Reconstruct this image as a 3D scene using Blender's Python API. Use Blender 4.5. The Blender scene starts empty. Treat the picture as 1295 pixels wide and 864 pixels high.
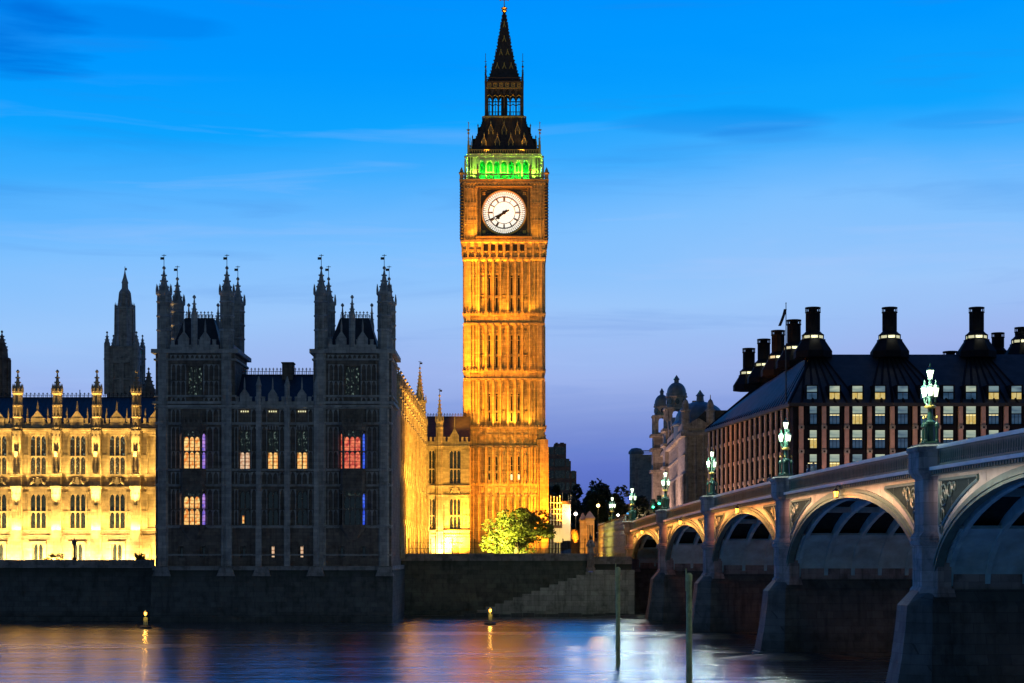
import bpy, math, random
from mathutils import Matrix, Vector, noise as mnoise
random.seed(7)
PI = math.pi
R = math.radians
S = bpy.context.scene
COL = S.collection

# ---------------------------------------------------------------- camera
FPX = 2318.0           # focal length in pixels of the 1295 px wide photograph
EYE = 7.5              # eye height above the river
cd = bpy.data.cameras.new('camera')
cam = bpy.data.objects.new('camera', cd); COL.objects.link(cam)
cam.location = (0, 0, EYE); cam.rotation_euler = (R(90), 0, 0)
cd.sensor_width = 36.0; cd.lens = 36.0 * FPX / 1295.0
cd.shift_y = (700 - 432) / 1295.0
cd.clip_start = 0.5; cd.clip_end = 9000
S.camera = cam
S.view_settings.view_transform = 'Standard'; S.view_settings.look = 'None'
S.view_settings.exposure = 0.0; S.view_settings.gamma = 1.0
S.render.engine = 'CYCLES'
S.cycles.use_denoising = True
S.cycles.max_bounces = 5; S.cycles.diffuse_bounces = 2; S.cycles.glossy_bounces = 3
S.cycles.transmission_bounces = 2; S.cycles.transparent_max_bounces = 6
S.cycles.sample_clamp_indirect = 4.0; S.cycles.caustics_reflective = True; S.cycles.caustics_refractive = False

def wx(px, y): return (px - 647.5) * y / FPX
def wz(py, y): return EYE + (700 - py) * y / FPX

# ---------------------------------------------------------------- dusk sky
def s2l(c):
    return tuple(((v / 255) / 12.92 if v / 255 <= .04045 else ((v / 255 + .055) / 1.055) ** 2.4) for v in c)

W = bpy.data.worlds.new('World'); S.world = W; W.use_nodes = True
nt = W.node_tree; nt.nodes.clear()
def N(nt, typ, **kw):
    n = nt.nodes.new(typ)
    for k, v in kw.items():
        if k.startswith('_'): setattr(n, k[1:], v)
        else: n.inputs[k.replace('__', ' ')].default_value = v
    return n
def MATH(nt, op, a, b=None, clamp=False):
    n = nt.nodes.new('ShaderNodeMath'); n.operation = op; n.use_clamp = clamp
    for i, v in enumerate((a, b)):
        if v is None: continue
        if isinstance(v, (int, float)): n.inputs[i].default_value = v
        else: nt.links.new(v, n.inputs[i])
    return n.outputs[0]
def RAMP(nt, fac, stops, interp='LINEAR'):
    n = nt.nodes.new('ShaderNodeValToRGB'); cr = n.color_ramp; cr.interpolation = interp
    while len(cr.elements) < len(stops): cr.elements.new(0.5)
    for e, (p, c) in zip(cr.elements, stops):
        e.position = p; e.color = (*c, 1) if len(c) == 3 else c
    nt.links.new(fac, n.inputs[0]); return n.outputs[0]
def MIX(nt, fac, a, b, mode='MIX'):
    n = nt.nodes.new('ShaderNodeMix'); n.data_type = 'RGBA'; n.blend_type = mode
    for i, v in ((0, fac), (6, a), (7, b)):
        if isinstance(v, (int, float)): n.inputs[i].default_value = v
        elif isinstance(v, tuple): n.inputs[i].default_value = (*v, 1) if len(v) == 3 else v
        else: nt.links.new(v, n.inputs[i])
    return n.outputs[2]
tc = nt.nodes.new('ShaderNodeTexCoord'); sp = nt.nodes.new('ShaderNodeSeparateXYZ')
nt.links.new(tc.outputs['Generated'], sp.inputs[0])
# streaky high cloud: noise squeezed in height
mp = N(nt, 'ShaderNodeMapping', Scale=(5.0, 5.0, 55.0)); nt.links.new(tc.outputs['Generated'], mp.inputs[0])
ns = N(nt, 'ShaderNodeTexNoise', Scale=1.0, Detail=5.0, Roughness=.55, Distortion=.5); nt.links.new(mp.outputs[0], ns.inputs[0])
mp2 = N(nt, 'ShaderNodeMapping', Scale=(3.2, 3.2, 14.0), Location=(4.1, 1.3, .6)); nt.links.new(tc.outputs['Generated'], mp2.inputs[0])
ns2 = N(nt, 'ShaderNodeTexNoise', Scale=1.0, Detail=4.0, Roughness=.5, Distortion=.4); nt.links.new(mp2.outputs[0], ns2.inputs[0])
lift = MATH(nt, 'MULTIPLY', MATH(nt, 'SUBTRACT', ns2.outputs[0], .5), .05)
elev = MATH(nt, 'SUBTRACT', MATH(nt, 'ADD', sp.outputs[2], lift), MATH(nt, 'MULTIPLY', sp.outputs[0], .055))
sky = RAMP(nt, MATH(nt, 'MULTIPLY', elev, 2.5), [
    (0.00, s2l((66, 88, 176))), (0.108, s2l((98, 120, 204))), (0.17, s2l((126, 148, 216))), (0.215, s2l((148, 170, 229))),
    (0.25, s2l((158, 182, 238))), (0.33, s2l((156, 199, 251))), (0.43, s2l((126, 192, 255))), (0.52, s2l((66, 174, 255))),
    (0.58, s2l((14, 164, 255))), (0.66, s2l((0, 152, 255))), (0.74, s2l((0, 144, 253))), (1.0, s2l((0, 118, 225)))])
cl = RAMP(nt, ns.outputs[0], [(.56, (0, 0, 0)), (.74, (1, 1, 1))])
clm = MATH(nt, 'MULTIPLY', cl, .22)
sky = MIX(nt, clm, sky, s2l((46, 110, 205)))
pale = RAMP(nt, ns.outputs[0], [(.22, (1, 1, 1)), (.44, (0, 0, 0))]); lowz = RAMP(nt, sp.outputs[2], [(.02, (0, 0, 0)), (.10, (1, 1, 1)), (.19, (1, 1, 1)), (.25, (0, 0, 0))])
sky = MIX(nt, MATH(nt, 'MULTIPLY', MATH(nt, 'MULTIPLY', pale, lowz), .40), sky, s2l((172, 200, 250)))
# two soft darker cloud banks, high left and right of the tower
def bank(x, z, rx, rz, amt, s):
    dx = MATH(nt, 'DIVIDE', MATH(nt, 'SUBTRACT', sp.outputs[0], x), rx); dz = MATH(nt, 'DIVIDE', MATH(nt, 'SUBTRACT', sp.outputs[2], z), rz)
    d = MATH(nt, 'ADD', MATH(nt, 'MULTIPLY', dx, dx), MATH(nt, 'MULTIPLY', dz, dz))
    d = MATH(nt, 'ADD', d, MATH(nt, 'MULTIPLY', MATH(nt, 'SUBTRACT', ns.outputs[0], .5), 5.0))
    front = MATH(nt, 'GREATER_THAN', sp.outputs[1], 0.0)
    k = MATH(nt, 'MULTIPLY', MATH(nt, 'MULTIPLY', MATH(nt, 'SUBTRACT', 1.6, d, True), amt), front)
    return MIX(nt, k, s, s2l((0, 92, 205)))
sky = bank(-.268, .262, .050, .016, .55, sky); sky = bank(.112, .228, .045, .0065, .20, sky); sky = bank(.135, .220, .03, .004, .16, sky); sky = bank(.235, .224, .03, .004, .12, sky); sky = bank(-.215, .272, .05, .008, .22, sky)
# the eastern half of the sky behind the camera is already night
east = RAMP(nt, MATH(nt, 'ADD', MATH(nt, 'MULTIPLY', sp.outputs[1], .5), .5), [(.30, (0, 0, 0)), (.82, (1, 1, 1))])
glow = RAMP(nt, sp.outputs[2], [(.0, (.108, .192, .265)), (.22, (.074, .132, .192)), (.42, (.02, .032, .06))])   # glow added low in the east to fill arch plates and walls
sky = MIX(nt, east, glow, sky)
# overhead the sky is darker than the western glow
zen = RAMP(nt, sp.outputs[2], [(.5, (1, 1, 1)), (.95, (.3, .32, .4))])
sky = MIX(nt, 1.0, sky, zen, 'MULTIPLY')
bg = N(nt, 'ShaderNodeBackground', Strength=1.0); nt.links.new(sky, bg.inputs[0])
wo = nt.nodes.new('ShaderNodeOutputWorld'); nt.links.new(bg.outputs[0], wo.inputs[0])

# ---------------------------------------------------------------- lamps
AMB = (1.0, .46, .07); GOLD = (1.0, .62, .16); SOD = (1.0, .27, .05); LANT = (.82, 1.0, .76)
def aim(o, tgt):
    o.rotation_euler = (Vector(tgt) - o.location).to_track_quat('-Z', 'Y').to_euler()
def spot(loc, tgt, power, color, ang=60, blend=.8, size=.4):
    l = bpy.data.lights.new('floodlight', 'SPOT'); l.energy = power; l.color = color
    l.spot_size = R(ang); l.spot_blend = blend; l.shadow_soft_size = size
    o = bpy.data.objects.new('floodlight', l); COL.objects.link(o); o.location = loc; aim(o, tgt); return o
def point(loc, power, color, size=.15):
    l = bpy.data.lights.new('lamp_bulb', 'POINT'); l.energy = power; l.color = color; l.shadow_soft_size = size
    o = bpy.data.objects.new('lamp_bulb', l); COL.objects.link(o); o.location = loc; return o
def strip(loc, tgt, power, color, length, width=.3, zrot=0, spread=180):
    l = bpy.data.lights.new('strip_light', 'AREA'); l.energy = power; l.color = color
    l.shape = 'RECTANGLE'; l.size = length; l.size_y = width; l.spread = R(spread)
    o = bpy.data.objects.new('strip_light', l); COL.objects.link(o); o.location = loc
    d = (Vector(tgt) - Vector(loc)).normalized()
    zz = -d; xx = Vector((math.cos(zrot), math.sin(zrot), 0)); xx = (xx - zz * xx.dot(zz)).normalized(); yy = zz.cross(xx)
    m = Matrix((xx, yy, zz)).transposed(); o.rotation_euler = m.to_euler(); return o

# ---------------------------------------------------------------- materials
def mat(name):
    m = bpy.data.materials.new(name); m.use_nodes = True
    b = m.node_tree.nodes['Principled BSDF']; return m, m.node_tree, b
def simple(name, col, rough=.6, metal=0.0, var=.25, scale=3.0, bump=0.0, emit=None, estr=0.0, spec=.5):
    m, t, b = mat(name)
    b.inputs['Roughness'].default_value = rough; b.inputs['Metallic'].default_value = metal
    b.inputs['Specular IOR Level'].default_value = spec
    c = t.nodes.new('ShaderNodeTexCoord')
    n = N(t, 'ShaderNodeTexNoise', Scale=scale, Detail=5.0, Roughness=.6); t.links.new(c.outputs['Object'], n.inputs[0])
    lo = tuple(v * (1 - var) for v in col); hi = tuple(min(1, v * (1 + var)) for v in col)
    cc = RAMP(t, n.outputs[0], [(.3, lo), (.7, hi)]); t.links.new(cc, b.inputs['Base Color'])
    if bump:
        bn = N(t, 'ShaderNodeBump', Strength=bump, Distance=.05); t.links.new(n.outputs[0], bn.inputs['Height']); t.links.new(bn.outputs[0], b.inputs['Normal'])
    if emit:
        b.inputs['Emission Color'].default_value = (*emit, 1); b.inputs['Emission Strength'].default_value = estr
    return m
def stone(name, col, dark=.45, course=.35, bw=.8, soot=.5, bump=.35, joint=.6):
    """ashlar: block courses, block to block tone, soot streaks running down"""
    m, t, b = mat(name); b.inputs['Roughness'].default_value = .85; b.inputs['Specular IOR Level'].default_value = .2
    c = t.nodes.new('ShaderNodeTexCoord')
    sx = t.nodes.new('ShaderNodeSeparateXYZ'); t.links.new(c.outputs['Object'], sx.inputs[0])
    xy = MATH(t, 'ADD', sx.outputs[0], sx.outputs[1])
    cm = t.nodes.new('ShaderNodeCombineXYZ'); t.links.new(xy, cm.inputs[0]); t.links.new(sx.outputs[2], cm.inputs[1])
    br = N(t, 'ShaderNodeTexBrick', Scale=1.0, Mortar__Size=.012, Bias=0.0, Brick__Width=bw, Row__Height=course)
    br.inputs['Color1'].default_value = (.72, .72, .72, 1); br.inputs['Color2'].default_value = (1.08, 1.06, 1.03, 1); br.inputs['Mortar'].default_value = (joint, joint, joint, 1)
    t.links.new(cm.outputs[0], br.inputs[0])
    n = N(t, 'ShaderNodeTexNoise', Scale=.9, Detail=7.0, Roughness=.65); t.links.new(c.outputs['Object'], n.inputs[0])
    mm = N(t, 'ShaderNodeMapping', Scale=(2.2, 2.2, .22)); t.links.new(c.outputs['Object'], mm.inputs[0])
    n2 = N(t, 'ShaderNodeTexNoise', Scale=1.0, Detail=5.0, Roughness=.6); t.links.new(mm.outputs[0], n2.inputs[0])
    base = RAMP(t, n.outputs[0], [(.28, tuple(v * dark for v in col)), (.5, col), (.75, tuple(min(1, v * 1.18) for v in col))])
    base = MIX(t, 1.0, base, br.outputs[0], 'MULTIPLY')
    st = RAMP(t, n2.outputs[0], [(.5, (1, 1, 1)), (.72, (1 - soot,) * 3)])
    base = MIX(t, 1.0, base, st, 'MULTIPLY'); t.links.new(base, b.inputs['Base Color'])
    bn = N(t, 'ShaderNodeBump', Strength=bump, Distance=.04); hh = MATH(t, 'ADD', n.outputs[0], MATH(t, 'MULTIPLY', br.outputs[1], -.6))
    t.links.new(hh, bn.inputs['Height']); t.links.new(bn.outputs[0], b.inputs['Normal'])
    return m
def wetwall(name, col, course=.55, bw=1.3, top=6.0):
    """river wall: granite blocks, weed and tide stain up to the high water line"""
    m = stone(name, col, .5, course, bw, .45, .5, .45); t = m.node_tree; b = t.nodes['Principled BSDF']
    src = b.inputs['Base Color'].links[0].from_socket
    g = t.nodes.new('ShaderNodeNewGeometry'); sx = t.nodes.new('ShaderNodeSeparateXYZ'); t.links.new(g.outputs['Position'], sx.inputs[0])
    n = N(t, 'ShaderNodeTexNoise', Scale=.35, Detail=6.0, Roughness=.6); t.links.new(g.outputs['Position'], n.inputs[0])
    h = MATH(t, 'ADD', sx.outputs[2], MATH(t, 'MULTIPLY', n.outputs[0], 2.2))
    k = RAMP(t, MATH(t, 'DIVIDE', h, top + 2), [(.0, (.75,) * 3), (.18, (.4,) * 3), (.26, (.15,) * 3), (.6, (.35,) * 3), (.76, (.9,) * 3), (.86, (.85,) * 3), (.94, (0, 0, 0))])
    weed = RAMP(t, n.outputs[0], [(.35, (.010, .016, .012)), (.65, (.035, .048, .034))])
    t.links.new(MIX(t, k, src, weed), b.inputs['Base Color'])
    b.inputs['Roughness'].default_value = .6
    return m
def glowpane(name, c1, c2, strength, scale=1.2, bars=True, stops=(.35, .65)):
    """a glowing pane: uneven glow, leaded bars"""
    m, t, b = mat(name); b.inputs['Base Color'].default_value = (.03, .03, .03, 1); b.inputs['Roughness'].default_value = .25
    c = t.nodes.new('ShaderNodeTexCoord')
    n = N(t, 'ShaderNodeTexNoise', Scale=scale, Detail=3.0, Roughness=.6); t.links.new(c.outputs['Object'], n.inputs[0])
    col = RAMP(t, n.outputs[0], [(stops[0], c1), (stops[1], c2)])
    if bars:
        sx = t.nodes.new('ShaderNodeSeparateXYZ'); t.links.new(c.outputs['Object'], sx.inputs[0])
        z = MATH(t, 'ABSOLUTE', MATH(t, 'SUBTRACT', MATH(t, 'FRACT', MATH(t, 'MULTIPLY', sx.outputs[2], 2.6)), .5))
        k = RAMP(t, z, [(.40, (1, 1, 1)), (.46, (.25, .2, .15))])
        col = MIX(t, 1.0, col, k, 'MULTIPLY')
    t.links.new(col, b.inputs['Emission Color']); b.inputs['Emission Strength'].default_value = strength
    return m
M = {}
M['gold_stone'] = stone('honey_limestone', (.46, .37, .24), dark=.62, soot=.35)
M['amber_stone'] = stone('clock_tower_limestone', (.46, .35, .21), dark=.62, soot=.45)
M['grey_stone'] = stone('unlit_sooty_limestone', (.21, .175, .155), dark=.5, soot=.5)  # palace stone darkened: its unlit tone is put into the colour
M['pale_stone'] = stone('portland_stone', (.48, .43, .39), dark=.6)
M['dark_trim'] = stone('pale_trim_limestone', (.42, .41, .41), dark=.6, soot=.35)  # paler than the pavilion walls: sky light on raised parts put into colour
M['granite'] = stone('bridge_granite', (.31, .30, .30), course=.6, bw=1.2)
M['pier_stone'] = wetwall('stained_pier_granite', (.14, .16, .165), top=9.5)
M['moss_wall'] = wetwall('mossy_embankment_wall', (.17, .195, .165), top=9.5)
M['wall_stone'] = wetwall('stained_river_wall', (.15, .16, .16), top=7.6)
M['stair_stone'] = stone('river_stair_blocks', (.36, .37, .34), course=.62, bw=1.5, joint=.3)  # paler than the wall behind: light on the blocks put into colour
M['slate'] = simple('dark_slate', (.035, .04, .05), .55, 0, .35, 2.0, .2)
M['iron'] = simple('cast_iron_roof', (.055, .045, .04), .5, .2, .4, 2.5, .2)
M['black'] = simple('black_ironwork', (.015, .015, .015), .45, .3)
M['gilt'] = simple('gilding', (.75, .48, .12), .38, .75, .15)
M['glass'] = simple('dark_leaded_glass', (.02, .028, .035), .14, 0, .5, 1.5, 0, spec=.8)
M['glass_glint'] = glowpane('glass_painted_reflections', (.004, .006, .006), (.35, .5, .42), .5, 3.5, False, (.56, .75))  # reflections painted into the glass as faint emission
M['lit_yellow'] = glowpane('window_lit_yellow', (.80, .20, .02), (1.0, .74, .26), 1.1, 3.2)
M['lit_pale'] = glowpane('window_lit_pale', (.62, .26, .13), (1.0, .74, .48), .9, 3.2)
M['lit_white'] = glowpane('window_lit_bright', (1.0, .75, .25), (1.0, .95, .6), 1.6, bars=False)
M['lit_red'] = glowpane('window_lit_red', (.45, .03, .03), (1.0, .26, .12), 1.05, 3.0)
M['lit_blue'] = glowpane('window_lit_blue', (.01, .04, .6), (.10, .22, 1.0), 1.0)
M['lit_violet'] = glowpane('window_lit_violet', (.12, .10, .7), (.75, .40, .95), .85)
M['spots'] = glowpane('row_of_small_lights', (.9, .85, .4), (1, .95, .6), .9, 1, False)
M['paint'] = simple('bridge_green_paint', (.085, .16, .145), .42, 0, .3, 1.2, .08)
M['paint_pale'] = simple('bridge_pale_paint', (.33, .38, .33), .45, 0, .3, .55, .08)
M['paint_soffit'] = simple('bridge_soffit_paint', (.30, .56, .64), .5, 0, .28, .8, .05)  # bluish bounce light from the water is put into this colour
M['paint_lit'] = simple('handrail_lit_paint', (.84, .86, .82), .4, 0, .1, .8)  # bright line of light along rail and ledge, painted as near white
M['tan_stone'] = simple('shaded_sandstone', (.46, .34, .28), .8, 0, .2, 1.5, .1)  # pilaster stone of the office side, its shade put into the colour
M['paint_dark'] = simple('bridge_shadow_green', (.014, .030, .034), .9, 0, .3, spec=.05)  # shade of panel recesses and deck underside put into the colour
M['lamp_green'] = simple('lamp_post_green', (.02, .065, .05), .38, .1, .2)
M['lamp_glow'] = simple('lit_lantern_glass', (.8, .8, .7), .3, emit=(.86, 1.0, .66), estr=2.6)
M['sodium_glow'] = simple('lit_amber_glass', (.8, .5, .2), .3, emit=(1.0, .33, .03), estr=7.0)
M['white_glow'] = simple('lit_white_globe', (.8, .8, .8), .3, emit=(1.0, .86, .7), estr=7.0)
M['orange_globe'] = simple('lit_orange_globe', (.8, .6, .4), .3, emit=(1.0, .58, .2), estr=7.0)
M['green_glow'] = simple('green_signal_lens', (.1, .6, .4), .3, emit=(.05, 1.0, .5), estr=5.0)
M['bronze'] = simple('bronze_cladding', (.011, .012, .018), .75, 0, .3, .8, .1, spec=.1)
M['bronze_roof'] = simple('bronze_roof_plates', (.042, .042, .050), .6, 0, .4, .6, .15, spec=.3)
M['pink_stone'] = simple('pink_sandstone', (.56, .34, .28), .8, 0, .15, 1.5, .1)
M['lead'] = simple('lead_dome', (.16, .19, .22), .5, .1, .25, 1.0, .1)
M['asphalt'] = simple('asphalt', (.05, .05, .05), .8, 0, .2, 1.0, .1)
M['paving'] = simple('paving', (.22, .21, .20), .8, 0, .2, .6, .1)
M['earth'] = simple('west_bank_surface', (.10, .095, .085), .9, 0, .3, .2)
M['mud'] = simple('wet_foreshore_mud', (.055, .05, .04), .35, 0, .5, .6, .6)
M['timber'] = simple('lamplit_timber', (.50, .50, .22), .75, 0, .45, 1.3, .5)  # yellowish lamp light on the piles is put into the colour
M['steel'] = simple('scaffold_tube', (.55, .57, .52), .45, .1, .2)
M['sheeting'] = simple('white_scaffold_sheeting', (.75, .70, .60), .7, 0, .06, .8)
M['hoarding'] = simple('rust_brown_hoarding', (.06, .035, .028), .8, 0, .3, .7)
M['brick'] = stone('red_brick', (.30, .15, .10), course=.12, bw=.3)
M['bark'] = simple('bark', (.09, .07, .05), .9, 0, .4, 4.0, .6)
M['cloth_dark'] = simple('dark_cloth', (.03, .03, .04), .9)
M['cloth_red'] = simple('red_cloth', (.35, .06, .05), .9)
M['cloth_blue'] = simple('blue_cloth', (.06, .10, .22), .9)
M['cloth_pale'] = simple('pale_cloth', (.5, .46, .4), .9)
M['skin'] = simple('skin', (.5, .32, .24), .6)
M['hair'] = simple('hair', (.03, .02, .015), .7)
def leafmat(name, c1, c2):
    m, t, b = mat(name); b.inputs['Roughness'].default_value = .6
    oi = t.nodes.new('ShaderNodeTexCoord')
    n = N(t, 'ShaderNodeTexNoise', Scale=1.3, Detail=4.0); t.links.new(oi.outputs['Object'], n.inputs[0])
    t.links.new(RAMP(t, n.outputs[0], [(.35, c1), (.65, c2)]), b.inputs['Base Color'])
    b.inputs['Transmission Weight'].default_value = 0
    tr = N(t, 'ShaderNodeBsdfTranslucent', Color=(*c2, 1)); mx = t.nodes.new('ShaderNodeMixShader'); mx.inputs[0].default_value = .3
    t.links.new(b.outputs[0], mx.inputs[1]); t.links.new(tr.outputs[0], mx.inputs[2])
    t.links.new(mx.outputs[0], t.nodes['Material Output'].inputs[0]); return m
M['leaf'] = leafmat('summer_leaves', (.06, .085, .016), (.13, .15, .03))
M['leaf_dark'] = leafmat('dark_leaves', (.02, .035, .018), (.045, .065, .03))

# ---------------------------------------------------------------- mesh builder
class MB:
    def __init__(s, M=None): s.v = []; s.f = []; s.M = M
    def p(s, x, y, z):
        v = Vector((x, y, z))
        if s.M is not None: v = s.M @ v
        s.v.append(v); return len(s.v) - 1
    def face(s, pts): s.f.append([s.p(*q) for q in pts])
    def box(s, x0, x1, y0, y1, z0, z1):
        i = [s.p(x, y, z) for z in (z0, z1) for x, y in ((x0, y0), (x1, y0), (x1, y1), (x0, y1))]
        s.f += [[i[3], i[2], i[1], i[0]], [i[4], i[5], i[6], i[7]]] + [[i[k], i[(k + 1) % 4], i[4 + (k + 1) % 4], i[4 + k]] for k in range(4)]
    def cbox(s, cx, cy, cz, w, d, h): s.box(cx - w / 2, cx + w / 2, cy - d / 2, cy + d / 2, cz - h / 2, cz + h / 2)
    def rings(s, rings, cap=True):
        ids = [[s.p(*q) for q in r] for r in rings]; n = len(ids[0])
        for a, b in zip(ids, ids[1:]):
            for k in range(n): s.f.append([a[k], a[(k + 1) % n], b[(k + 1) % n], b[k]])
        if cap: s.f.append(ids[0][::-1]); s.f.append(ids[-1])
    def lathe(s, cx, cy, prof, n=8, rot=None, sx=1, sy=1):
        rot = PI / n if rot is None else rot
        s.rings([[(cx + r * sx * math.cos(rot + 2 * PI * k / n), cy + r * sy * math.sin(rot + 2 * PI * k / n), z) for k in range(n)] for r, z in prof])
    def cyl(s, cx, cy, z0, z1, r0, r1=None, n=8): s.lathe(cx, cy, [(r0, z0), (r0 if r1 is None else r1, z1)], n)
    def pyr(s, cx, cy, w0, d0, w1, d1, z0, z1):
        s.rings([[(cx - w / 2, cy - d / 2, z), (cx + w / 2, cy - d / 2, z), (cx + w / 2, cy + d / 2, z), (cx - w / 2, cy + d / 2, z)] for w, d, z in ((w0, d0, z0), (w1, d1, z1))])
    def ext(s, poly, y0, y1):
        """polygon of (x, z) pushed from y0 to y1"""
        s.rings([[(x, y0, z) for x, z in poly], [(x, y1, z) for x, z in poly]])
    def exz(s, poly, z0, z1):
        s.rings([[(x, y, z0) for x, y in poly], [(x, y, z1) for x, y in poly]])
    def tube(s, pts, r, n=6):
        pts = [Vector(q) for q in pts]; rs = r if isinstance(r, (list, tuple)) else [r] * len(pts)
        rings = []
        for i, q in enumerate(pts):
            d = (pts[min(i + 1, len(pts) - 1)] - pts[max(i - 1, 0)]).normalized()
            a = Vector((0, 0, 1)) if abs(d.z) < .9 else Vector((1, 0, 0)); u = d.cross(a).normalized(); w = d.cross(u)
            rings.append([tuple(q + (u * math.cos(2 * PI * k / n) + w * math.sin(2 * PI * k / n)) * rs[i]) for k in range(n)])
        s.rings(rings)
    def mesh(s, name, m, off=(0, 0, 0)):
        me = bpy.data.meshes.new(name); o = Vector(off)
        me.from_pydata([v - o for v in s.v], [], s.f); me.materials.append(m)
        return me
    def build(s, name, m, parent=None, smooth=False, **tags):
        off = wloc(parent) if parent else Vector((0, 0, 0))
        me = s.mesh(name, m, off)
        if smooth:
            for q in me.polygons: q.use_smooth = True
        o = bpy.data.objects.new(name, me); COL.objects.link(o); o.parent = parent
        for k, v in tags.items(): o[k] = v
        return o
def wloc(o):
    v = Vector((0, 0, 0))
    while o: v = v + o.location; o = o.parent
    return v
def thing(name, label, cat, loc=(0, 0, 0), group=None):
    o = bpy.data.objects.new(name, None); COL.objects.link(o); o.location = loc; o.empty_display_size = .3
    o['label'] = label; o['category'] = cat; o['kind'] = 'thing'
    if group: o['group'] = group
    return o
def tag(o, label, cat, group=None):
    o['label'] = label; o['category'] = cat; o['kind'] = 'thing'
    if group: o['group'] = group
    return o
def struct(name, mb, m):
    o = mb.build(name, m); o['kind'] = 'structure'; return o
def dup(root, loc, rz=0, label=None):
    def cp(o, par):
        c = o.copy(); COL.objects.link(c); c.parent = par
        for ch in o.children: cp(ch, c)
        return c
    r = cp(root, None); r.location = loc; r.rotation_euler = (0, 0, rz)
    if label: r['label'] = label
    return r
CACHE = {}
def inst(key, maker, parent, fr, x, y, z, mats=None):
    """place a cached part with its sub-parts; fr is a facade frame"""
    if key not in CACHE: CACHE[key] = maker()
    name, me, subs = CACHE[key]
    o = bpy.data.objects.new(name, me); COL.objects.link(o); o.parent = parent
    o.location = (fr @ Vector((x, y, z))) - wloc(parent); o.rotation_euler = (0, 0, fr.to_euler().z)
    for sn, sm in subs:
        c = bpy.data.objects.new(sn, sm); COL.objects.link(c); c.parent = o
    return o
def frame(x, y, deg=0): return Matrix.Translation((x, y, 0)) @ Matrix.Rotation(R(deg), 4, 'Z')

# ---------------------------------------------------------------- gothic vocabulary
def openwall(mb, x0, x1, z0, z1, ops, rev=.4, back=None):
    """sheet at y=0 with real openings (x0,x1,z0,z1), reveals rev deep, and a solid core behind to y=back"""
    xs = sorted({x0, x1, *[o[0] for o in ops], *[o[1] for o in ops]}); 
    for a, b in zip(xs, xs[1:]):
        mid = (a + b) / 2; cuts = sorted([(o[2], o[3]) for o in ops if o[0] < mid < o[1]]); z = z0
        for c in cuts + [(z1, z1)]:
            if c[0] > z + 1e-6: mb.face([(a, 0, z), (b, 0, z), (b, 0, c[0]), (a, 0, c[0])])
            z = c[1]
    for a, b, c, d in ops:
        mb.face([(a, 0, c), (a, 0, d), (a, rev, d), (a, rev, c)]); mb.face([(b, 0, d), (b, 0, c), (b, rev, c), (b, rev, d)])
        mb.face([(a, 0, d), (b, 0, d), (b, rev, d), (a, rev, d)]); mb.face([(b, 0, c), (a, 0, c), (a, rev, c), (b, rev, c)])
    mb.face([(x0, 0, z1), (x0, 0, z0), (x0, rev, z0), (x0, rev, z1)]); mb.face([(x1, 0, z0), (x1, 0, z1), (x1, rev, z1), (x1, rev, z0)])
    mb.face([(x0, 0, z1), (x0, rev, z1), (x1, rev, z1), (x1, 0, z1)])
    if back: mb.box(x0, x1, rev, back, z0, z1)
def archhead(mb, a, b, zt, hh, y0, y1):
    """stone left over beside a pointed light head"""
    m = (a + b) / 2; w = (b - a) / 2
    for sgn, e in ((1, a), (-1, b)):
        pl = [(e, zt), (e, zt - hh), (e + sgn * w * .18, zt - hh * .5), (e + sgn * w * .55, zt - hh * .15), (m, zt)]
        mb.ext(pl if sgn < 0 else pl[::-1], y0, y1)
def window(w, h, n, tr=(.5,), fm='gold_stone', pm='glass', mw=.13, pms=None, heads=True, y=.12):
    """gothic window part: mullions, transoms and pointed heads; the panes a sub-part"""
    def mk():
        mb = MB(); y0, y1 = y, y + .16
        mb.box(-w / 2, -w / 2 + mw * .7, y0, y1, 0, h); mb.box(w / 2 - mw * .7, w / 2, y0, y1, 0, h)
        edges = [-w / 2 + mw * .7 + (w - 1.4 * mw) * k / n for k in range(n + 1)]
        for e in edges[1:-1]: mb.box(e - mw / 2, e + mw / 2, y0 + .02, y1 - .01, 0, h)
        tiers = [0] + [h * q for q in tr] + [h]
        for q in tiers[1:-1]: mb.box(-w / 2, w / 2, y0 - .03, y1 - .02, q - mw * .6, q + mw * .6)
        if heads:
            for q in tiers[1:]:
                for a, b in zip(edges, edges[1:]): archhead(mb, a + mw * .3, b - mw * .3, q - .01, min((b - a) * .9, .5), y0 + .03, y1 - .03)
        subs = []
        pb = MB(); pb.face([(-w / 2, y1 + .05, 0), (w / 2, y1 + .05, 0), (w / 2, y1 + .05, h), (-w / 2, y1 + .05, h)])
        pb.face([(-w / 2, y1 + .08, 0), (-w / 2, y1 + .08, h), (w / 2, y1 + .08, h), (w / 2, y1 + .08, 0)])
        if pms:   # tiers with different glass
            for (q0, q1), pmat in zip(zip(tiers, tiers[1:]), pms):
                b2 = MB(); b2.box(-w / 2, w / 2, y1 + .05, y1 + .08, q0, q1); subs.append(('pane', b2.mesh('pane', M[pmat])))
        else:
            pb = MB(); pb.box(-w / 2, w / 2, y1 + .05, y1 + .08, 0, h); subs.append(('pane', pb.mesh('pane', M[pm])))
        return ('window', mb.mesh('window', M[fm]), subs)
    return mk
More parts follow.
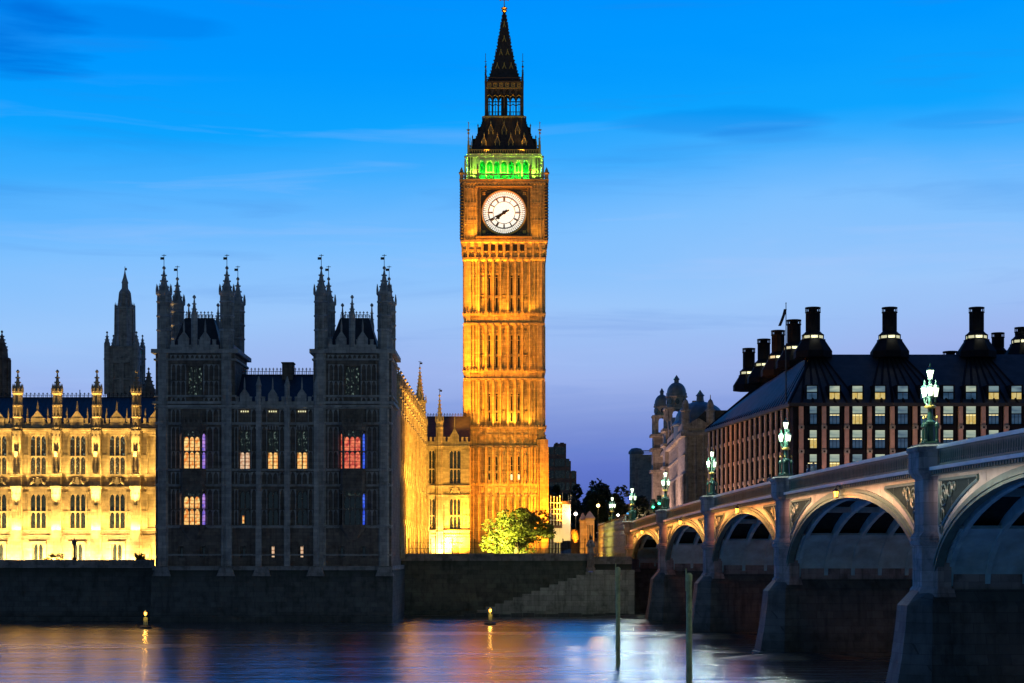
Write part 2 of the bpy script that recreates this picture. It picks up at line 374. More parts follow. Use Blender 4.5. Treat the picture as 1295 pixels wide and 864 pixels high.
def spire(mb, cx, cy, z0, z1, r, n=8, crock=True, sz=.16):
    """crocketed spirelet with a finial"""
    mb.lathe(cx, cy, [(r, z0), (r * .62, z0 + (z1 - z0) * .3), (.06, z1)], n)
    if crock:
        L = max(3, int((z1 - z0) / .55))
        for i in range(1, L):
            f = i / L; rr = r * (1 - .38 * f / .3) if f < .3 else (r * .62) * (1 - (f - .3) / .7) + .06 * (f - .3) / .7
            for k in range(0, n, 2 if n > 4 else 1):
                a = PI / n + 2 * PI * k / n; mb.cbox(cx + (rr + sz * .3) * math.cos(a), cy + (rr + sz * .3) * math.sin(a), z0 + (z1 - z0) * f, sz, sz, sz)
    mb.lathe(cx, cy, [(.05, z1 - .05), (.2, z1 + .1), (.2, z1 + .22), (.05, z1 + .4)], 6)
def turret(mb, cx, cy, z0, z1, r, zs, rings=(), crown=True, n=8):
    """octagonal turret: shaft with corner shafts and string rings, crown of small pinnacles, spire to zs"""
    mb.cyl(cx, cy, z0, z1, r * .93, n=n)
    for k in range(n):
        a = PI / n + 2 * PI * k / n; mb.cbox(cx + r * .95 * math.cos(a), cy + r * .95 * math.sin(a), (z0 + z1) / 2, r * .17, r * .17, z1 - z0)
    for q in rings: mb.lathe(cx, cy, [(r * .98, q - .12), (r * 1.16, q), (r * 1.16, q + .12), (r * .98, q + .22)], n)
    if crown:
        mb.lathe(cx, cy, [(r * .95, z1 - .25), (r * 1.24, z1), (r * 1.24, z1 + .25), (r * .9, z1 + .3)], n)
        for k in range(n):
            a = PI / n + 2 * PI * k / n; mb.lathe(cx + r * 1.1 * math.cos(a), cy + r * 1.1 * math.sin(a), [(.13, z1 + .2), (.13, z1 + .55), (.02, z1 + 1.15)], 4)
    spire(mb, cx, cy, z1 + .2, zs, r * .88, n)
def vane(parent, cx, cy, z, h=1.5, side=1):
    mb = MB(); mb.cyl(cx, cy, z, z + h, .035, n=5); mb.box(cx - .40 if side < 0 else cx + .0, cx if side < 0 else cx + .40, cy - .015, cy + .015, z + h * .62, z + h * .62 + .28)
    mb.box(cx - .25, cx + .25, cy - .02, cy + .02, z + h * .9, z + h * .9 + .06)
    return mb.build('weather_vane', M['black'], parent)
def crenel(mb, x0, x1, z, y0, y1, h=.9, step=.9, low=.45):
    """pierced and crenellated parapet along local x"""
    mb.box(x0, x1, y0, y1, z, z + h * low)
    n = max(1, round((x1 - x0) / step)); d = (x1 - x0) / n
    for i in range(n):
        a = x0 + d * i; mb.box(a + d * .12, a + d * .62, y0 + .01, y1 - .01, z + h * low, z + h)
        mb.box(a + d * .08, a + d * .66, y0 - .03, y1 + .03, z + h, z + h + .1)
def cresting(mb, x0, x1, y, z, h=.8, step=.55):
    mb.box(x0, x1, y - .03, y + .03, z, z + .1); mb.box(x0, x1, y - .03, y + .03, z + h * .5, z + h * .5 + .06)
    n = max(1, round((x1 - x0) / step)); d = (x1 - x0) / n
    for i in range(n):
        c = x0 + d * (i + .5); mb.box(c - .04, c + .04, y - .025, y + .025, z, z + h); mb.box(c - .13, c + .13, y - .025, y + .025, z + h * .78, z + h * .86)
        mb.box(c - .2, c - .15, y - .02, y + .02, z, z + h * .5)
def ribs(mb, xs, z0, z1, y0=-.1, w=.1):
    for x in xs: mb.box(x - w / 2, x + w / 2, y0, .05, z0, z1)
def string(mb, x0, x1, z, p=.22, h=.22):
    mb.box(x0, x1, -p, .05, z, z + h * .55); mb.box(x0, x1, -p * .55, .05, z - h * .45, z + .002)
def blind(mb, a, b, z0, z1, n, y=-.08, w=.09):
    """blind tracery: n panels with pointed heads"""
    e = [a + (b - a) * k / n for k in range(n + 1)]
    for q in e: mb.box(q - w / 2, q + w / 2, y, .03, z0, z1)
    for p, q in zip(e, e[1:]): archhead(mb, p + w / 2, q - w / 2, z1, min((q - p), .6), y + .01, .03)
def shield(mb, cx, z, w, h):
    """carved coat of arms: shield between two beasts, in relief"""
    mb.ext([(cx - w * .12, z + h * .8), (cx - w * .12, z + h * .35), (cx, z + h * .12), (cx + w * .12, z + h * .35), (cx + w * .12, z + h * .8)][::-1], -.2, .02)
    mb.lathe(cx, -.08, [(w * .05, z + h * .8), (w * .09, z + h * .95), (w * .02, z + h)], 6)
    for s in (-1, 1):
        mb.tube([(cx + s * w * .42, -.1, z + h * .15), (cx + s * w * .3, -.14, z + h * .45), (cx + s * w * .2, -.14, z + h * .75)], [w * .04, w * .085, w * .05], 6)
        mb.lathe(cx + s * w * .22, -.16, [(w * .02, z + h * .72), (w * .06, z + h * .82), (w * .02, z + h * .95)], 6)
        mb.tube([(cx + s * w * .28, -.12, z + h * .5), (cx + s * w * .14, -.16, z + h * .42)], w * .03, 5)
        mb.tube([(cx + s * w * .38, -.1, z + h * .3), (cx + s * w * .46, -.1, z + h * .7)], w * .02, 5)
# ================================================================ river, ground, walls
mb = MB(); mb.face([(-900, -60, 0), (900, -60, 0), (900, 232, 0), (-900, 232, 0)])
mw_, tw, bw_ = mat('thames_water')
bw_.inputs['Base Color'].default_value = (.004, .010, .016, 1); bw_.inputs['Roughness'].default_value = .15; bw_.inputs['IOR'].default_value = 2.3
g_ = tw.nodes.new('ShaderNodeNewGeometry')
m1 = N(tw, 'ShaderNodeMapping', Scale=(.10, .36, 1)); tw.links.new(g_.outputs['Position'], m1.inputs[0])
n1 = N(tw, 'ShaderNodeTexNoise', Scale=1.0, Detail=4.0, Roughness=.55, Distortion=.3); tw.links.new(m1.outputs[0], n1.inputs[0])
m2 = N(tw, 'ShaderNodeMapping', Scale=(.7, 2.6, 1)); tw.links.new(g_.outputs['Position'], m2.inputs[0])
n2 = N(tw, 'ShaderNodeTexNoise', Scale=1.0, Detail=3.0, Roughness=.5); tw.links.new(m2.outputs[0], n2.inputs[0])
b1 = N(tw, 'ShaderNodeBump', Strength=1.0, Distance=.26); tw.links.new(n1.outputs[0], b1.inputs['Height'])
b2 = N(tw, 'ShaderNodeBump', Strength=1.0, Distance=.09); tw.links.new(n2.outputs[0], b2.inputs['Height']); tw.links.new(b1.outputs[0], b2.inputs['Normal'])
tw.links.new(b2.outputs[0], bw_.inputs['Normal'])
gl_ = N(tw, 'ShaderNodeBsdfGlossy', Roughness=.2); gl_.distribution = 'BECKMANN'; gl_.inputs[0].default_value = (.92, .92, 1.0, 1); tw.links.new(b2.outputs[0], gl_.inputs['Normal'])
m3 = N(tw, 'ShaderNodeMapping', Scale=(.018, .09, 1)); tw.links.new(g_.outputs['Position'], m3.inputs[0])
n3 = N(tw, 'ShaderNodeTexNoise', Scale=1.0, Detail=5.0, Roughness=.6, Distortion=.6); tw.links.new(m3.outputs[0], n3.inputs[0])
tw.links.new(MATH(tw, 'ADD', MATH(tw, 'MULTIPLY', n3.outputs[0], .34), .08), gl_.inputs['Roughness'])   # slicks and ruffled lanes
xs_ = tw.nodes.new('ShaderNodeMixShader'); xs_.inputs[0].default_value = .95; tw.links.new(bw_.outputs[0], xs_.inputs[1]); tw.links.new(gl_.outputs[0], xs_.inputs[2])
tw.links.new(xs_.outputs[0], tw.nodes['Material Output'].inputs[0])
struct('river_water', mb, mw_)
mb = MB(); mb.face([(-1500, 224, 6.9), (1500, 224, 6.9), (1500, 7000, 6.9), (-1500, 7000, 6.9)]); struct('west_bank_ground', mb, M['earth'])
mb = MB(); mb.box(-140, -38.6, 204.1, 240, 0, 6.05); struct('palace_terrace', mb, M['paving'])
# foreshore mud by the far piers
def mudbank(cx, cy, a, b, h, seed):
    rnd = random.Random(seed); mb = MB(); rings = []
    for f, z in ((1.0, -.12), (.8, .04), (.5, h * .7), (.18, h), (.02, h)):
        rings.append([(cx + a * f * math.cos(t) * (1 + .16 * mnoise.noise((3 * math.cos(t), 3 * math.sin(t), seed))), cy + b * f * math.sin(t) * (1 + .2 * mnoise.noise((3 * math.cos(t) + 5, 3 * math.sin(t), seed))), z) for t in [2 * PI * k / 40 for k in range(40)]])
    mb.rings(rings); return struct('mud_foreshore', mb, M['mud'])

def riverwall(name, label, x0, x1, yb, yt, ztop, par=.9, wm='wall_stone'):
    t = thing(name, label, 'river wall', (x0, yb, 0))
    mb = MB(); prof = [(yb - .35, -.6), (yb - .35, .55), (yb, .6), (yb + (yt - yb) * .8, ztop * .62), (yt, ztop - par), (yt + 1.2, ztop - par), (yt + 1.2, -.6)]
    mb.rings([[(x, y, z) for y, z in prof] for x in (x0, x1)]); mb.build('wall_face', M[wm], t)
    mb = MB(); mb.box(x0, x1, yt - .18, yt + .5, ztop - par, ztop - par + .3); mb.box(x0, x1, yt + .02, yt + .42, ztop - par + .3, ztop - .22); mb.box(x0, x1, yt - .1, yt + .55, ztop - .22, ztop)
    mb.build('parapet', M['granite'], t); return t
riverwall('river_wall', 'dark weedy stone river wall with coping below the yellow floodlit palace front', -125, -39.75, 202.4, 203.4, 6.8)
riverwall('river_wall', 'stone embankment wall with green weed behind the river steps, under the lit tree', -13.7, 9.3, 222.2, 223.2, 7.5, wm='moss_wall')
t = riverwall('river_wall', 'short stone wall with pale coping between lamp pedestal and bridge end', 9.9, 14.6, 223.0, 223.6, 7.1)
# ---- river steps
t = thing('river_stairs', 'stepped stone block wall and stairs descending from the bridge end to the water', 'stairs', (5, 219, 0))
mb = MB(); xs0, xs1 = wx(603, 219), 14.6; n = 13; top = 5.3; xt = wx(752, 219)
for i in range(n):
    a = xs0 + (xt - xs0) * i / n; b = xs0 + (xt - xs0) * (i + 1) / n; mb.box(a, b, 218.4, 219.2, -.5, .75 + (top - .75) * i / (n - 1))
mb.box(xt, xs1, 218.4, 219.2, -.5, top); mb.box(xt, xs1, 218.3, 219.3, top, top + .22); mb.build('stair_wall', M['stair_stone'], t)
mb = MB(); ns_ = 26
for i in range(ns_):
    a = xs0 + .8 + (xt - xs0) * i / ns_; b = xs0 + .8 + (xt - xs0) * (i + 1) / ns_ + .002; mb.box(a, b, 219.2, 222.3, -.5, .3 + (top - .6) * i / (ns_ - 1))
mb.box(xs0 + .8 + (xt - xs0), xs1, 219.2, 223.0, -.5, top - .25); mb.build('step_flight', M['stair_stone'], t)
mb = MB(); mb.M = None
for i in range(16):
    a = xs0 - 1.5 + i * 1.4; mb.box(a, a + 1.36, 217.6 + .25 * math.sin(i * 2.1), 218.5, -.5, .34 + .1 * math.sin(i * 1.7))
mb.build('footing_course', M['wall_stone'], t)

# ================================================================ floodlit palace front (left)
YW = 215.0; kw = FPX / YW
zw = lambda py: wz(py, YW)
fr = frame(0, YW)
px2x = lambda px: wx(px, YW)
wing = thing('palace_wing', 'long yellow floodlit gothic palace front with buttresses and tall windows behind a terrace', 'building', (px2x(60), YW, 6.05))
cents = [-102, -52, -2, 48, 98, 148, 197]
x0, x1 = px2x(-128), -38.9
ops = []
for c in cents:
    x = px2x(c)
    ops += [(x - .98, x + .98, zw(600), zw(551)), (x - .98, x + .98, zw(668), zw(625))]
    ops += [(x - .62, x + .62, 6.05, zw(688))]
mb = MB(fr); openwall(mb, x0, x1, 6.05, zw(543), [o for o in ops if o[1] < x1], .45, 16); mb.build('wall', M['gold_stone'], wing)
for c in cents[:-1]:
    x = px2x(c)
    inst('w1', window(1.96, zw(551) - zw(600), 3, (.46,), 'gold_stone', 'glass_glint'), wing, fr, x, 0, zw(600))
    inst('w2', window(1.96, zw(625) - zw(668), 3, (.48,), 'gold_stone', 'glass'), wing, fr, x, 0, zw(668))
    inst('w3', window(1.24, zw(688) - 6.05, 2, (), 'gold_stone', 'glass', y=.15), wing, fr, x, 0, 6.05)
    mb = MB(fr); mb.box(x - 1.0, x + 1.0, -.28, .05, zw(688), zw(688) + .3); mb.box(x - .98, x - .64, -.14, .05, 6.05, zw(688)); mb.box(x + .64, x + .98, -.14, .05, 6.05, zw(688)); mb.build('window_hood', M['gold_stone'], wing)
    mb = MB(fr); mb.box(x - 1.15, x + 1.15, -.03, .04, zw(616), zw(603)); shield(mb, x, zw(616), 2.2, zw(603) - zw(616)); mb.build('carved_panel', M['gold_stone'], wing)
# horizontal courses and blind tracery
mb = MB(fr)
for py, p, h in ((545, .4, .5), (602, .25, .25), (617, .25, .25), (673, .5, .45), (677.5, .3, .2)): string(mb, x0, x1, zw(py), p, h)
mb.build('string_course', M['gold_stone'], wing)
mb = MB(fr)
for c in cents:
    x = px2x(c)
    for s in (-1, 1):
        a, b = sorted((x + s * 1.12, x + s * 1.72))
        if b > x1: continue
        for za, zb in ((600, 548), (668, 622)):
            zl, zh = zw(za), zw(zb); zm = (zl + zh) / 2
            blind(mb, a, b, zl, zm - .1, 1); blind(mb, a, b, zm, zh, 1)
        blind(mb, a, b, zw(615), zw(604), 1)
    blind(mb, x - .98, x + .98, zw(551) + .02, zw(551) + .45, 3)
mb.build('blind_tracery', M['gold_stone'], wing)
mb = MB(fr); crenel(mb, x0, x1, zw(541), -.25, .1, zw(530.5) - zw(541), .62, .5)
for c in cents:
    x = px2x(c)
    mb.box(x - .75, x + .75, -.3, .12, zw(541), zw(529)); mb.ext([(x - .75, zw(529)), (x + .75, zw(529)), (x, zw(519))][::-1], -.28, .1); mb.lathe(x, -.1, [(.16, zw(521)), (.16, zw(515)), (.03, zw(507))], 4)
    for s in (-1, 1): mb.lathe(x + s * 1.2, -.1, [(.13, zw(535)), (.13, zw(524)), (.02, zw(516))], 4)
mb.build('parapet', M['gold_stone'], wing)
for c in [cc + 25 for cc in cents[:-1]]:
    x = px2x(c); mb = MB(fr)
    mb.box(x - .58, x + .58, -1.0, .05, 6.05, zw(673)); mb.box(x - .54, x + .54, -.85, .05, zw(673), zw(617)); mb.box(x - .50, x + .50, -.72, .05, zw(617), zw(545))
    for s in (-.4, 0, .4):
        mb.box(x + s - .06, x + s + .06, -.9, -.7, zw(665), zw(625)); mb.box(x + s - .06, x + s + .06, -.78, -.6, zw(598), zw(552))
    for py in (617, 602, 673): mb.box(x - .66, x + .66, -1.02, .05, zw(py) - .1, zw(py) + .16)
    for py in (645, 577): mb.box(x - .2, x + .2, -1.05, -.6, zw(py) - .1, zw(py) + .5); 
    b = mb.build('buttress', M['gold_stone'], wing)
    mb = MB(fr); turret(mb, x, -.15, zw(546), zw(498), .52, zw(472), (zw(542), zw(528), zw(514)))
    for k in range(8):
        a = 2 * PI * k / 8; mb.cbox(x + .5 * math.cos(a), -.15 + .5 * math.sin(a), zw(519), .16, .16, 1.3)
    p_ = mb.build('pinnacle', M['gold_stone'], b); 
mb = MB(fr); ridge = zw(497); mb.rings([[(x, .9, zw(533)), (x, 6.5, ridge), (x, 12, zw(533))] for x in (x0, x1)])
for i in range(60):
    xx = x0 + (x1 - x0) * i / 60
    mb.rings([[(xx - .03, .86, zw(533)), (xx + .03, .86, zw(533)), (xx + .03, .95, zw(533))], [(xx - .03, 6.45, ridge), (xx + .03, 6.45, ridge), (xx + .03, 6.5, ridge)]])
rf = mb.build('roof', M['slate'], wing)
mb = MB(fr); cresting(mb, x0, x1, 6.5, ridge - .05, .65, .5); mb.build('roof_cresting', M['black'], rf)
for px, h in ((48, 12), (150, 15), (85, 10)): 
    mb = MB(fr); mb.cyl(px2x(px), 6.3, ridge - .2, ridge + h / kw, .05); mb.build('flue', M['black'], rf)
# lights of the terrace front: ground row, ledge row
for c in cents[:-1]:
    x = px2x(c + 25)
    spot((x, YW - 2.0, 6.3), (x, YW - .95, 19), 15000, GOLD, 34, .8, .1); spot((x, YW - 1.75, 11.9), (x, YW - .75, 24), 17000, GOLD, 48, .8, .1)
    spot((x, YW - 1.7, 17.4), (x, YW - .7, 27), 7000, GOLD, 50, .8, .1)
    xx = px2x(c)
    spot((xx, YW - 3.4, 6.35), (xx, YW, 8.6), 3500, (1, .68, .25), 120, 1, .3)
strip((px2x(40), YW - 1.15, zw(671)), (px2x(40), YW - .2, zw(600)), 6500, GOLD, 42, .2)
strip((px2x(40), YW - .95, zw(600.5)), (px2x(40), YW - .1, zw(545)), 3400, GOLD, 42, .15)
strip((px2x(40), YW - 1.25, 6.3), (px2x(40), YW, 8.5), 9000, (1, .62, .17), 42, .2)

# ================================================================ dark river pavilion
YP = 201.0; kp = FPX / YP; XP = wx(197, YP)
zp = lambda py: wz(py, YP); lx = lambda px: (px - 197) / kp
fp = frame(XP, YP)
pav = thing('palace_pavilion', 'dark unlit gothic river pavilion with two spired towers and a few lit oriel windows', 'building', (XP + 12.9, YP, 0))
WP = lx(495)
ori = (244.5, 446.5); cw = (309.5, 345, 382)
ops = []
for c in cw: ops += [(lx(c) - .62, lx(c) + .62, zp(593), zp(545)), (lx(c) - .62, lx(c) + .62, zp(664), zp(621))]
base_w = (229, 257, 308, 345, 381.5, 432, 460)
for c in base_w: ops.append((lx(c) - .36, lx(c) + .36, zp(705), zp(691)))
Z0 = zp(716)
mb = MB(fp); openwall(mb, 0, WP, Z0, zp(515), ops, .45, 17)
for a, b, c in ((0, lx(297), 246.5), (lx(397), WP, 445.5)):
    m2_ = MB(fp @ Matrix.Translation((a, 0, 0))); w = b - a; cc = lx(c) - a
    openwall(m2_, 0, w, zp(515) + .002, zp(447), [(cc - .82, cc + .82, zp(500), zp(463))], .45, 9.2)
    o = len(mb.v); mb.v += m2_.v; mb.f += [[i + o for i in f] for f in m2_.f]
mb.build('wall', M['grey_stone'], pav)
# battered river base with weathered bases of the buttresses
mb = MB(fp); mb.rings([[(-.35, y, z), (WP + .2, y, z), (WP + .2, 24, z), (-.35, 24, z)] for y, z in ((-1.5, -.6), (-1.45, .7), (-1.3, .75), (-.75, 3.6), (-.45, Z0 - .45))])
mb.build('river_base', M['wall_stone'], pav)
mb = MB(fp); mb.box(-.3, WP + .15, -.5, 23.5, Z0 - .45, Z0 + .003)
for px in (206, 287, 332, 400, 487):
    x = lx(px); mb.pyr(x, -.3, 2.0, 1.5, 1.3, .9, Z0 - 1.1, Z0 - .1)
mb.build('plinth', M['granite'], pav)
for a in cw[:3]:
    inst('pw1', window(1.24, zp(545) - zp(593), 2, (.45,), 'grey_stone', pms=('lit_yellow' if a != cw[0] else 'lit_pale', 'glass_glint')) if a != cw[0] else None, pav, fp, lx(a), 0, zp(593)) if a != cw[0] else inst('pw1p', window(1.24, zp(545) - zp(593), 2, (.45,), 'grey_stone', pms=('lit_pale', 'glass_glint')), pav, fp, lx(a), 0, zp(593))
    inst('pw2', window(1.24, zp(621) - zp(664), 2, (.47,), 'grey_stone', 'glass'), pav, fp, lx(a), 0, zp(664))
mb = MB(fp); mb.box(lx(306), lx(308.3), .27, .31, zp(662), zp(652.5)); mb.build('lit_pane', M['lit_yellow'], pav)
for c in base_w:
    lit = c in (345, 381.5)
    inst('pb' + str(lit), window(.72, zp(691) - zp(705), 1, (), 'grey_stone', 'glass', pms=('lit_pale',) if lit else ('glass',), mw=.3, y=.2), pav, fp, lx(c), 0, zp(705))
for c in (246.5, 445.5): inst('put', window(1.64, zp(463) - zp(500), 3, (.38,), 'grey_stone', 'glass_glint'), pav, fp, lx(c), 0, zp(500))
# canted oriels, two storeys high, on a corbel
def oriel(cx, lo, hi):
    mb = MB(fp); pl = lambda e=0: [(cx - 1.5 - e, .02), (cx - 1.02 - e * .6, -.9 - e), (cx + 1.02 + e * .6, -.9 - e), (cx + 1.5 + e, .02)]
    zb = (zp(668), zp(664), zp(621), zp(616), zp(594), zp(593), zp(545), zp(540))
    mb.rings([[(cx - .5, .02, zp(683)), (cx - .35, -.2, zp(683)), (cx + .35, -.2, zp(683)), (cx + .5, .02, zp(683))], [(q[0], q[1], zb[0]) for q in pl()]])
    mb.exz(pl(.1), zb[0], zb[1]); mb.exz(pl(.06), zb[2], zb[3]); mb.exz(pl(-.02), zb[3], zb[4]); mb.exz(pl(.1), zb[4], zb[5]); mb.exz(pl(.06), zb[6], zb[7]); mb.exz(pl(.14), zb[7], zb[7] + .2)
    for za, z2 in ((zb[1], zb[2]), (zb[5], zb[6])):
        for q in pl()[1:3]: mb.cbox(q[0], q[1], (za + z2) / 2, .2, .2, z2 - za)
        for s in (-1, 1): mb.cbox(cx + s * 1.46, -.02, (za + z2) / 2, .16, .2, z2 - za)
        mb.box(cx - .9, cx + .9, -.25, -.1, za, z2)
    for q in (-.7, 0, .7): blind(mb, cx + q - .3, cx + q + .3, zb[3] + .1, zb[4] - .3, 1, -.98, .08)
    crenel(mb, cx - 1.1, cx + 1.1, zb[7] + .2, -1.0, -.8, .5, .5)
    for x in (cx - 1.05, cx + 1.05): mb.lathe(x, -.95, [(.14, zb[7]), (.14, zb[7] + 1.1), (.02, zb[7] + 1.9)], 4)
    o = mb.build('oriel', M['grey_stone'], pav)
    dx = .48; dy = .92; L = math.hypot(dx, dy) - .16; ang = math.degrees(math.atan2(dy, dx))
    for (za, z2, spec, tr) in ((zb[1], zb[2], lo, .47), (zb[5], zb[6], hi, .45)):
        h = z2 - za
        for nm, px_, py_, dg, w, n, pm in (('f', cx, -.9, 0, 1.86, 3, spec[0]), ('l', cx - 1.26, -.44, -ang, L, 1, spec[1]), ('r', cx + 1.26, -.44, ang, L, 1, spec[2])):
            f2 = fp @ Matrix.Translation((px_, py_, 0)) @ Matrix.Rotation(R(dg), 4, 'Z')
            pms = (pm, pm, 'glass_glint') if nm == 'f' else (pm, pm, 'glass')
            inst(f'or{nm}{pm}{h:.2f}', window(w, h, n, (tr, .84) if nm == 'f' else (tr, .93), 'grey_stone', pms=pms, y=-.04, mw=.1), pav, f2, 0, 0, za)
oriel(lx(ori[0]), ('lit_yellow', 'lit_pale', 'lit_violet'), ('lit_yellow', 'lit_pale', 'lit_violet'))
oriel(lx(ori[1]), ('glass', 'glass', 'lit_blue'), ('lit_red', 'lit_red', 'lit_blue'))
# courses, blind tracery, corner turrets
mb = MB(fp)
for py, p, h in ((515, .35, .4), (536, .25, .25), (594.5, .25, .25), (614, .25, .25), (666.5, .3, .3), (702, .2, .2)): string(mb, 0, WP, zp(py), p, h)
for a, b in ((0, lx(297)), (lx(397), WP)):
    for py, p, h in ((456, .2, .2), (447, .45, .45), (502, .15, .2), (511, .3, .3)): mb.box(a - p, b + p, -p, 9.2 + p, zp(py), zp(py) + h)
mb.build('string_course', M['dark_trim'], pav)
mb = MB(fp)
segs = [(217, 228), (262, 277), (297, 301), (318, 325), (331, 337.5), (354, 360), (367, 374), (390, 396), (415, 428), (464, 477)]
for a, b in segs:
    n = max(1, round((lx(b) - lx(a)) / .55))
    for z0_, z1_ in ((664, 645), (644, 619), (612, 597), (592, 571), (570, 540), (534, 518)): blind(mb, lx(a), lx(b), zp(z0_), zp(z1_), n, -.2)
for a, b in ((217, 235), (258, 277), (416, 434), (457, 476)):
    for z0_, z1_ in ((500, 482), (481, 461), (510, 503)): blind(mb, lx(a), lx(b), zp(z0_), zp(z1_), 3, -.2)
for a, b in ((216, 277), (415, 476)): blind(mb, lx(a), lx(b), zp(455), zp(449), 10, -.2)
for c in cw: blind(mb, lx(c) - .6, lx(c) + .6, zp(612), zp(598), 2, -.2); blind(mb, lx(c) - .6, lx(c) + .6, zp(543.5), zp(538), 4, -.1)
mb.build('blind_tracery', M['dark_trim'], pav)
mb = MB(fp)
for c in cw:
    for i in range(4): mb = MB(fp); mb.cbox(lx(c) - .36 + i * .24, -.06, zp(520.5), .13, .06, .16); mb.build('small_light', M['spots'], pav)
mb = MB(fp)
for px in (290, 327.5, 363.5, 400.5):
    x = lx(px); mb = MB(fp); mb.box(x - .32, x + .32, -.5, .05, Z0, zp(666)); mb.box(x - .28, x + .28, -.4, .05, zp(666), zp(513)); mb.lathe(x, -.15, [(.3, zp(513)), (.3, zp(489)), (.36, zp(488)), (.05, zp(476))], 8)
    mb.build('pilaster', M['dark_trim'], pav)
mb = MB(fp); a, b = lx(297), lx(397); crenel(mb, a, b, zp(513), -.2, .12, zp(503) - zp(513), .7, .5)
for c in cw:
    x = lx(c); mb.box(x - .5, x + .5, -.26, .14, zp(513), zp(499)); mb.ext([(x - .5, zp(499)), (x + .5, zp(499)), (x, zp(491))][::-1], -.24, .12); mb.lathe(x, -.06, [(.12, zp(493)), (.12, zp(486)), (.02, zp(477))], 4)
for a, b in ((216, 277), (415, 476)):
    for y in (-.35, 9.2): crenel(mb, lx(a), lx(b), zp(442), y, y + .3, zp(431) - zp(442), .72, .5)
    for x, s in ((lx(a) - .9, 1), (lx(b) + 1.1, -1)): mb.box(x, x + .25, .8, 8.4, zp(447), zp(434))
    for q in (.28, .72):
        x = lx(a + (b - a) * q); mb.box(x - .55, x + .55, -.42, 0, zp(442), zp(428)); mb.ext([(x - .55, zp(428)), (x + .55, zp(428)), (x, zp(419))][::-1], -.4, -.02); mb.lathe(x, -.2, [(.13, zp(420)), (.13, zp(412)), (.02, zp(404))], 4)
mb.build('parapet', M['dark_trim'], pav)
for a in (197, 396.5):
    c = lx(a + 49)
    mb = MB(fp); spire(mb, c, -.15, zp(398), zp(378), .34, 8, True, .12); mb.cyl(c, -.15, zp(447), zp(398), .36); mb.build('pinnacle', M['dark_trim'], pav)
    mb = MB(fp); mb.pyr(c, 4.5, 5.8, 6.6, 3.3, 3.2, zp(446), zp(399)); r_ = mb.build('tower_roof', M['slate'], pav)
    mb = MB(fp); cresting(mb, c - 1.6, c + 1.6, 3.0, zp(399), .85, .42); mb.build('roof_cresting', M['black'], r_); mb = MB(fp); cresting(mb, c - 1.6, c + 1.6, 6.0, zp(399), .85, .42); mb.build('roof_cresting', M['black'], r_)
    for q in (-1.55, 1.75):
        mb = MB(fp); spire(mb, c + q, 5.2, zp(405), zp(380), .3, 8, True, .1); mb.cyl(c + q, 5.2, zp(430), zp(405), .3); mb.build('pinnacle', M['dark_trim'], pav)
    for x, y in ((a + 9.2, .55), (a + 89, .55), (a + 9.2, 8.6), (a + 89, 8.6)):
        mb = MB(fp); zb_ = Z0 if y < 1 else zp(520)
        mb.cyl(lx(x), y, zb_, zp(447), .86)
        for k in range(8):
            an = PI / 8 + 2 * PI * k / 8; mb.cbox(lx(x) + .84 * math.cos(an), y + .84 * math.sin(an), (zb_ + zp(447)) / 2, .14, .14, zp(447) - zb_)
        turret(mb, lx(x), y, zp(447), zp(366) - .5, .74, zp(340), (zp(446), zp(418), zp(400), zp(382)))
        for py in (666, 614, 594.5, 536, 515):
            if y < 1: mb.lathe(lx(x), y, [(.86, zp(py) - .12), (.98, zp(py)), (.98, zp(py) + .15), (.86, zp(py) + .25)], 8)
        for q in range(8):
            an = 2 * PI * q / 8
            for py in (391, 409): mb.cbox(lx(x) + .7 * math.cos(an), y + .7 * math.sin(an), zp(py), .1, .1, .9)
        tt = mb.build('turret', M['dark_trim'], pav); o_ = fp @ Vector((lx(x), y, 0)); vane(tt, o_.x, o_.y, zp(339), 1.6, -1)
mb = MB(fp); a, b = lx(297), lx(397); mb.rings([[(x, .8, zp(506)), (x, 5.5, zp(468)), (x, 10.5, zp(506))] for x in (a - .2, b + .2)]); r_ = mb.build('roof', M['slate'], pav)
mb = MB(fp); cresting(mb, a, b, 5.5, zp(468) - .05, .85, .42); mb.build('roof_cresting', M['black'], r_)
mb = MB(fp); mb.box(lx(350), lx(364), 4.6, 6.4, zp(485), zp(454)); mb.box(lx(349), lx(365), 4.5, 6.5, zp(454), zp(452.5)); mb.build('chimney', M['grey_stone'], r_)
mb = MB(fp); mb.box(0, WP, 9.2, 17, zp(515), zp(505)); mb.build('rear_roof', M['slate'], pav)

# ================================================================ palace side range running back to the clock tower
XN = -13.9; Y0n, Y1n = 216.5, 292.0
fn = frame(XN, Y0n, 90); LN = Y1n - Y0n
zn = lambda py: wz(py, 292)
nwing = thing('palace_side_range', 'gold floodlit palace range running back from the dark pavilion to the clock tower', 'building', (XN, Y0n, 6.9))
bays = 16; bp = LN / bays
ops = []
for i in range(bays):
    c = bp * (i + .5); ops += [(c - .98, c + .98, 18.6, 23.9), (c - .98, c + .98, 11.4, 16.2)]
mb = MB(fn); openwall(mb, 0, LN, 6.9, 24.6, ops, .45, 14)
f2 = frame(XN, Y1n); WF = wx(594, Y1n) - XN; fx = lambda px: wx(px, Y1n) - XN
ops2 = [(fx(541.5), fx(550.5), 18.6, 23.9), (fx(568), fx(583), 18.6, 23.9), (fx(541.5), fx(550.5), 11.4, 16.2), (fx(568), fx(583), 11.4, 16.2), (fx(571.5), fx(580), 6.9, 8.9)]
m2_ = MB(f2); openwall(m2_, 0, WF, 6.9, 24.6, ops2, .45, 12); o = len(mb.v); mb.v += m2_.v; mb.f += [[i + o for i in f] for f in m2_.f]
mb.build('wall', M['gold_stone'], nwing)
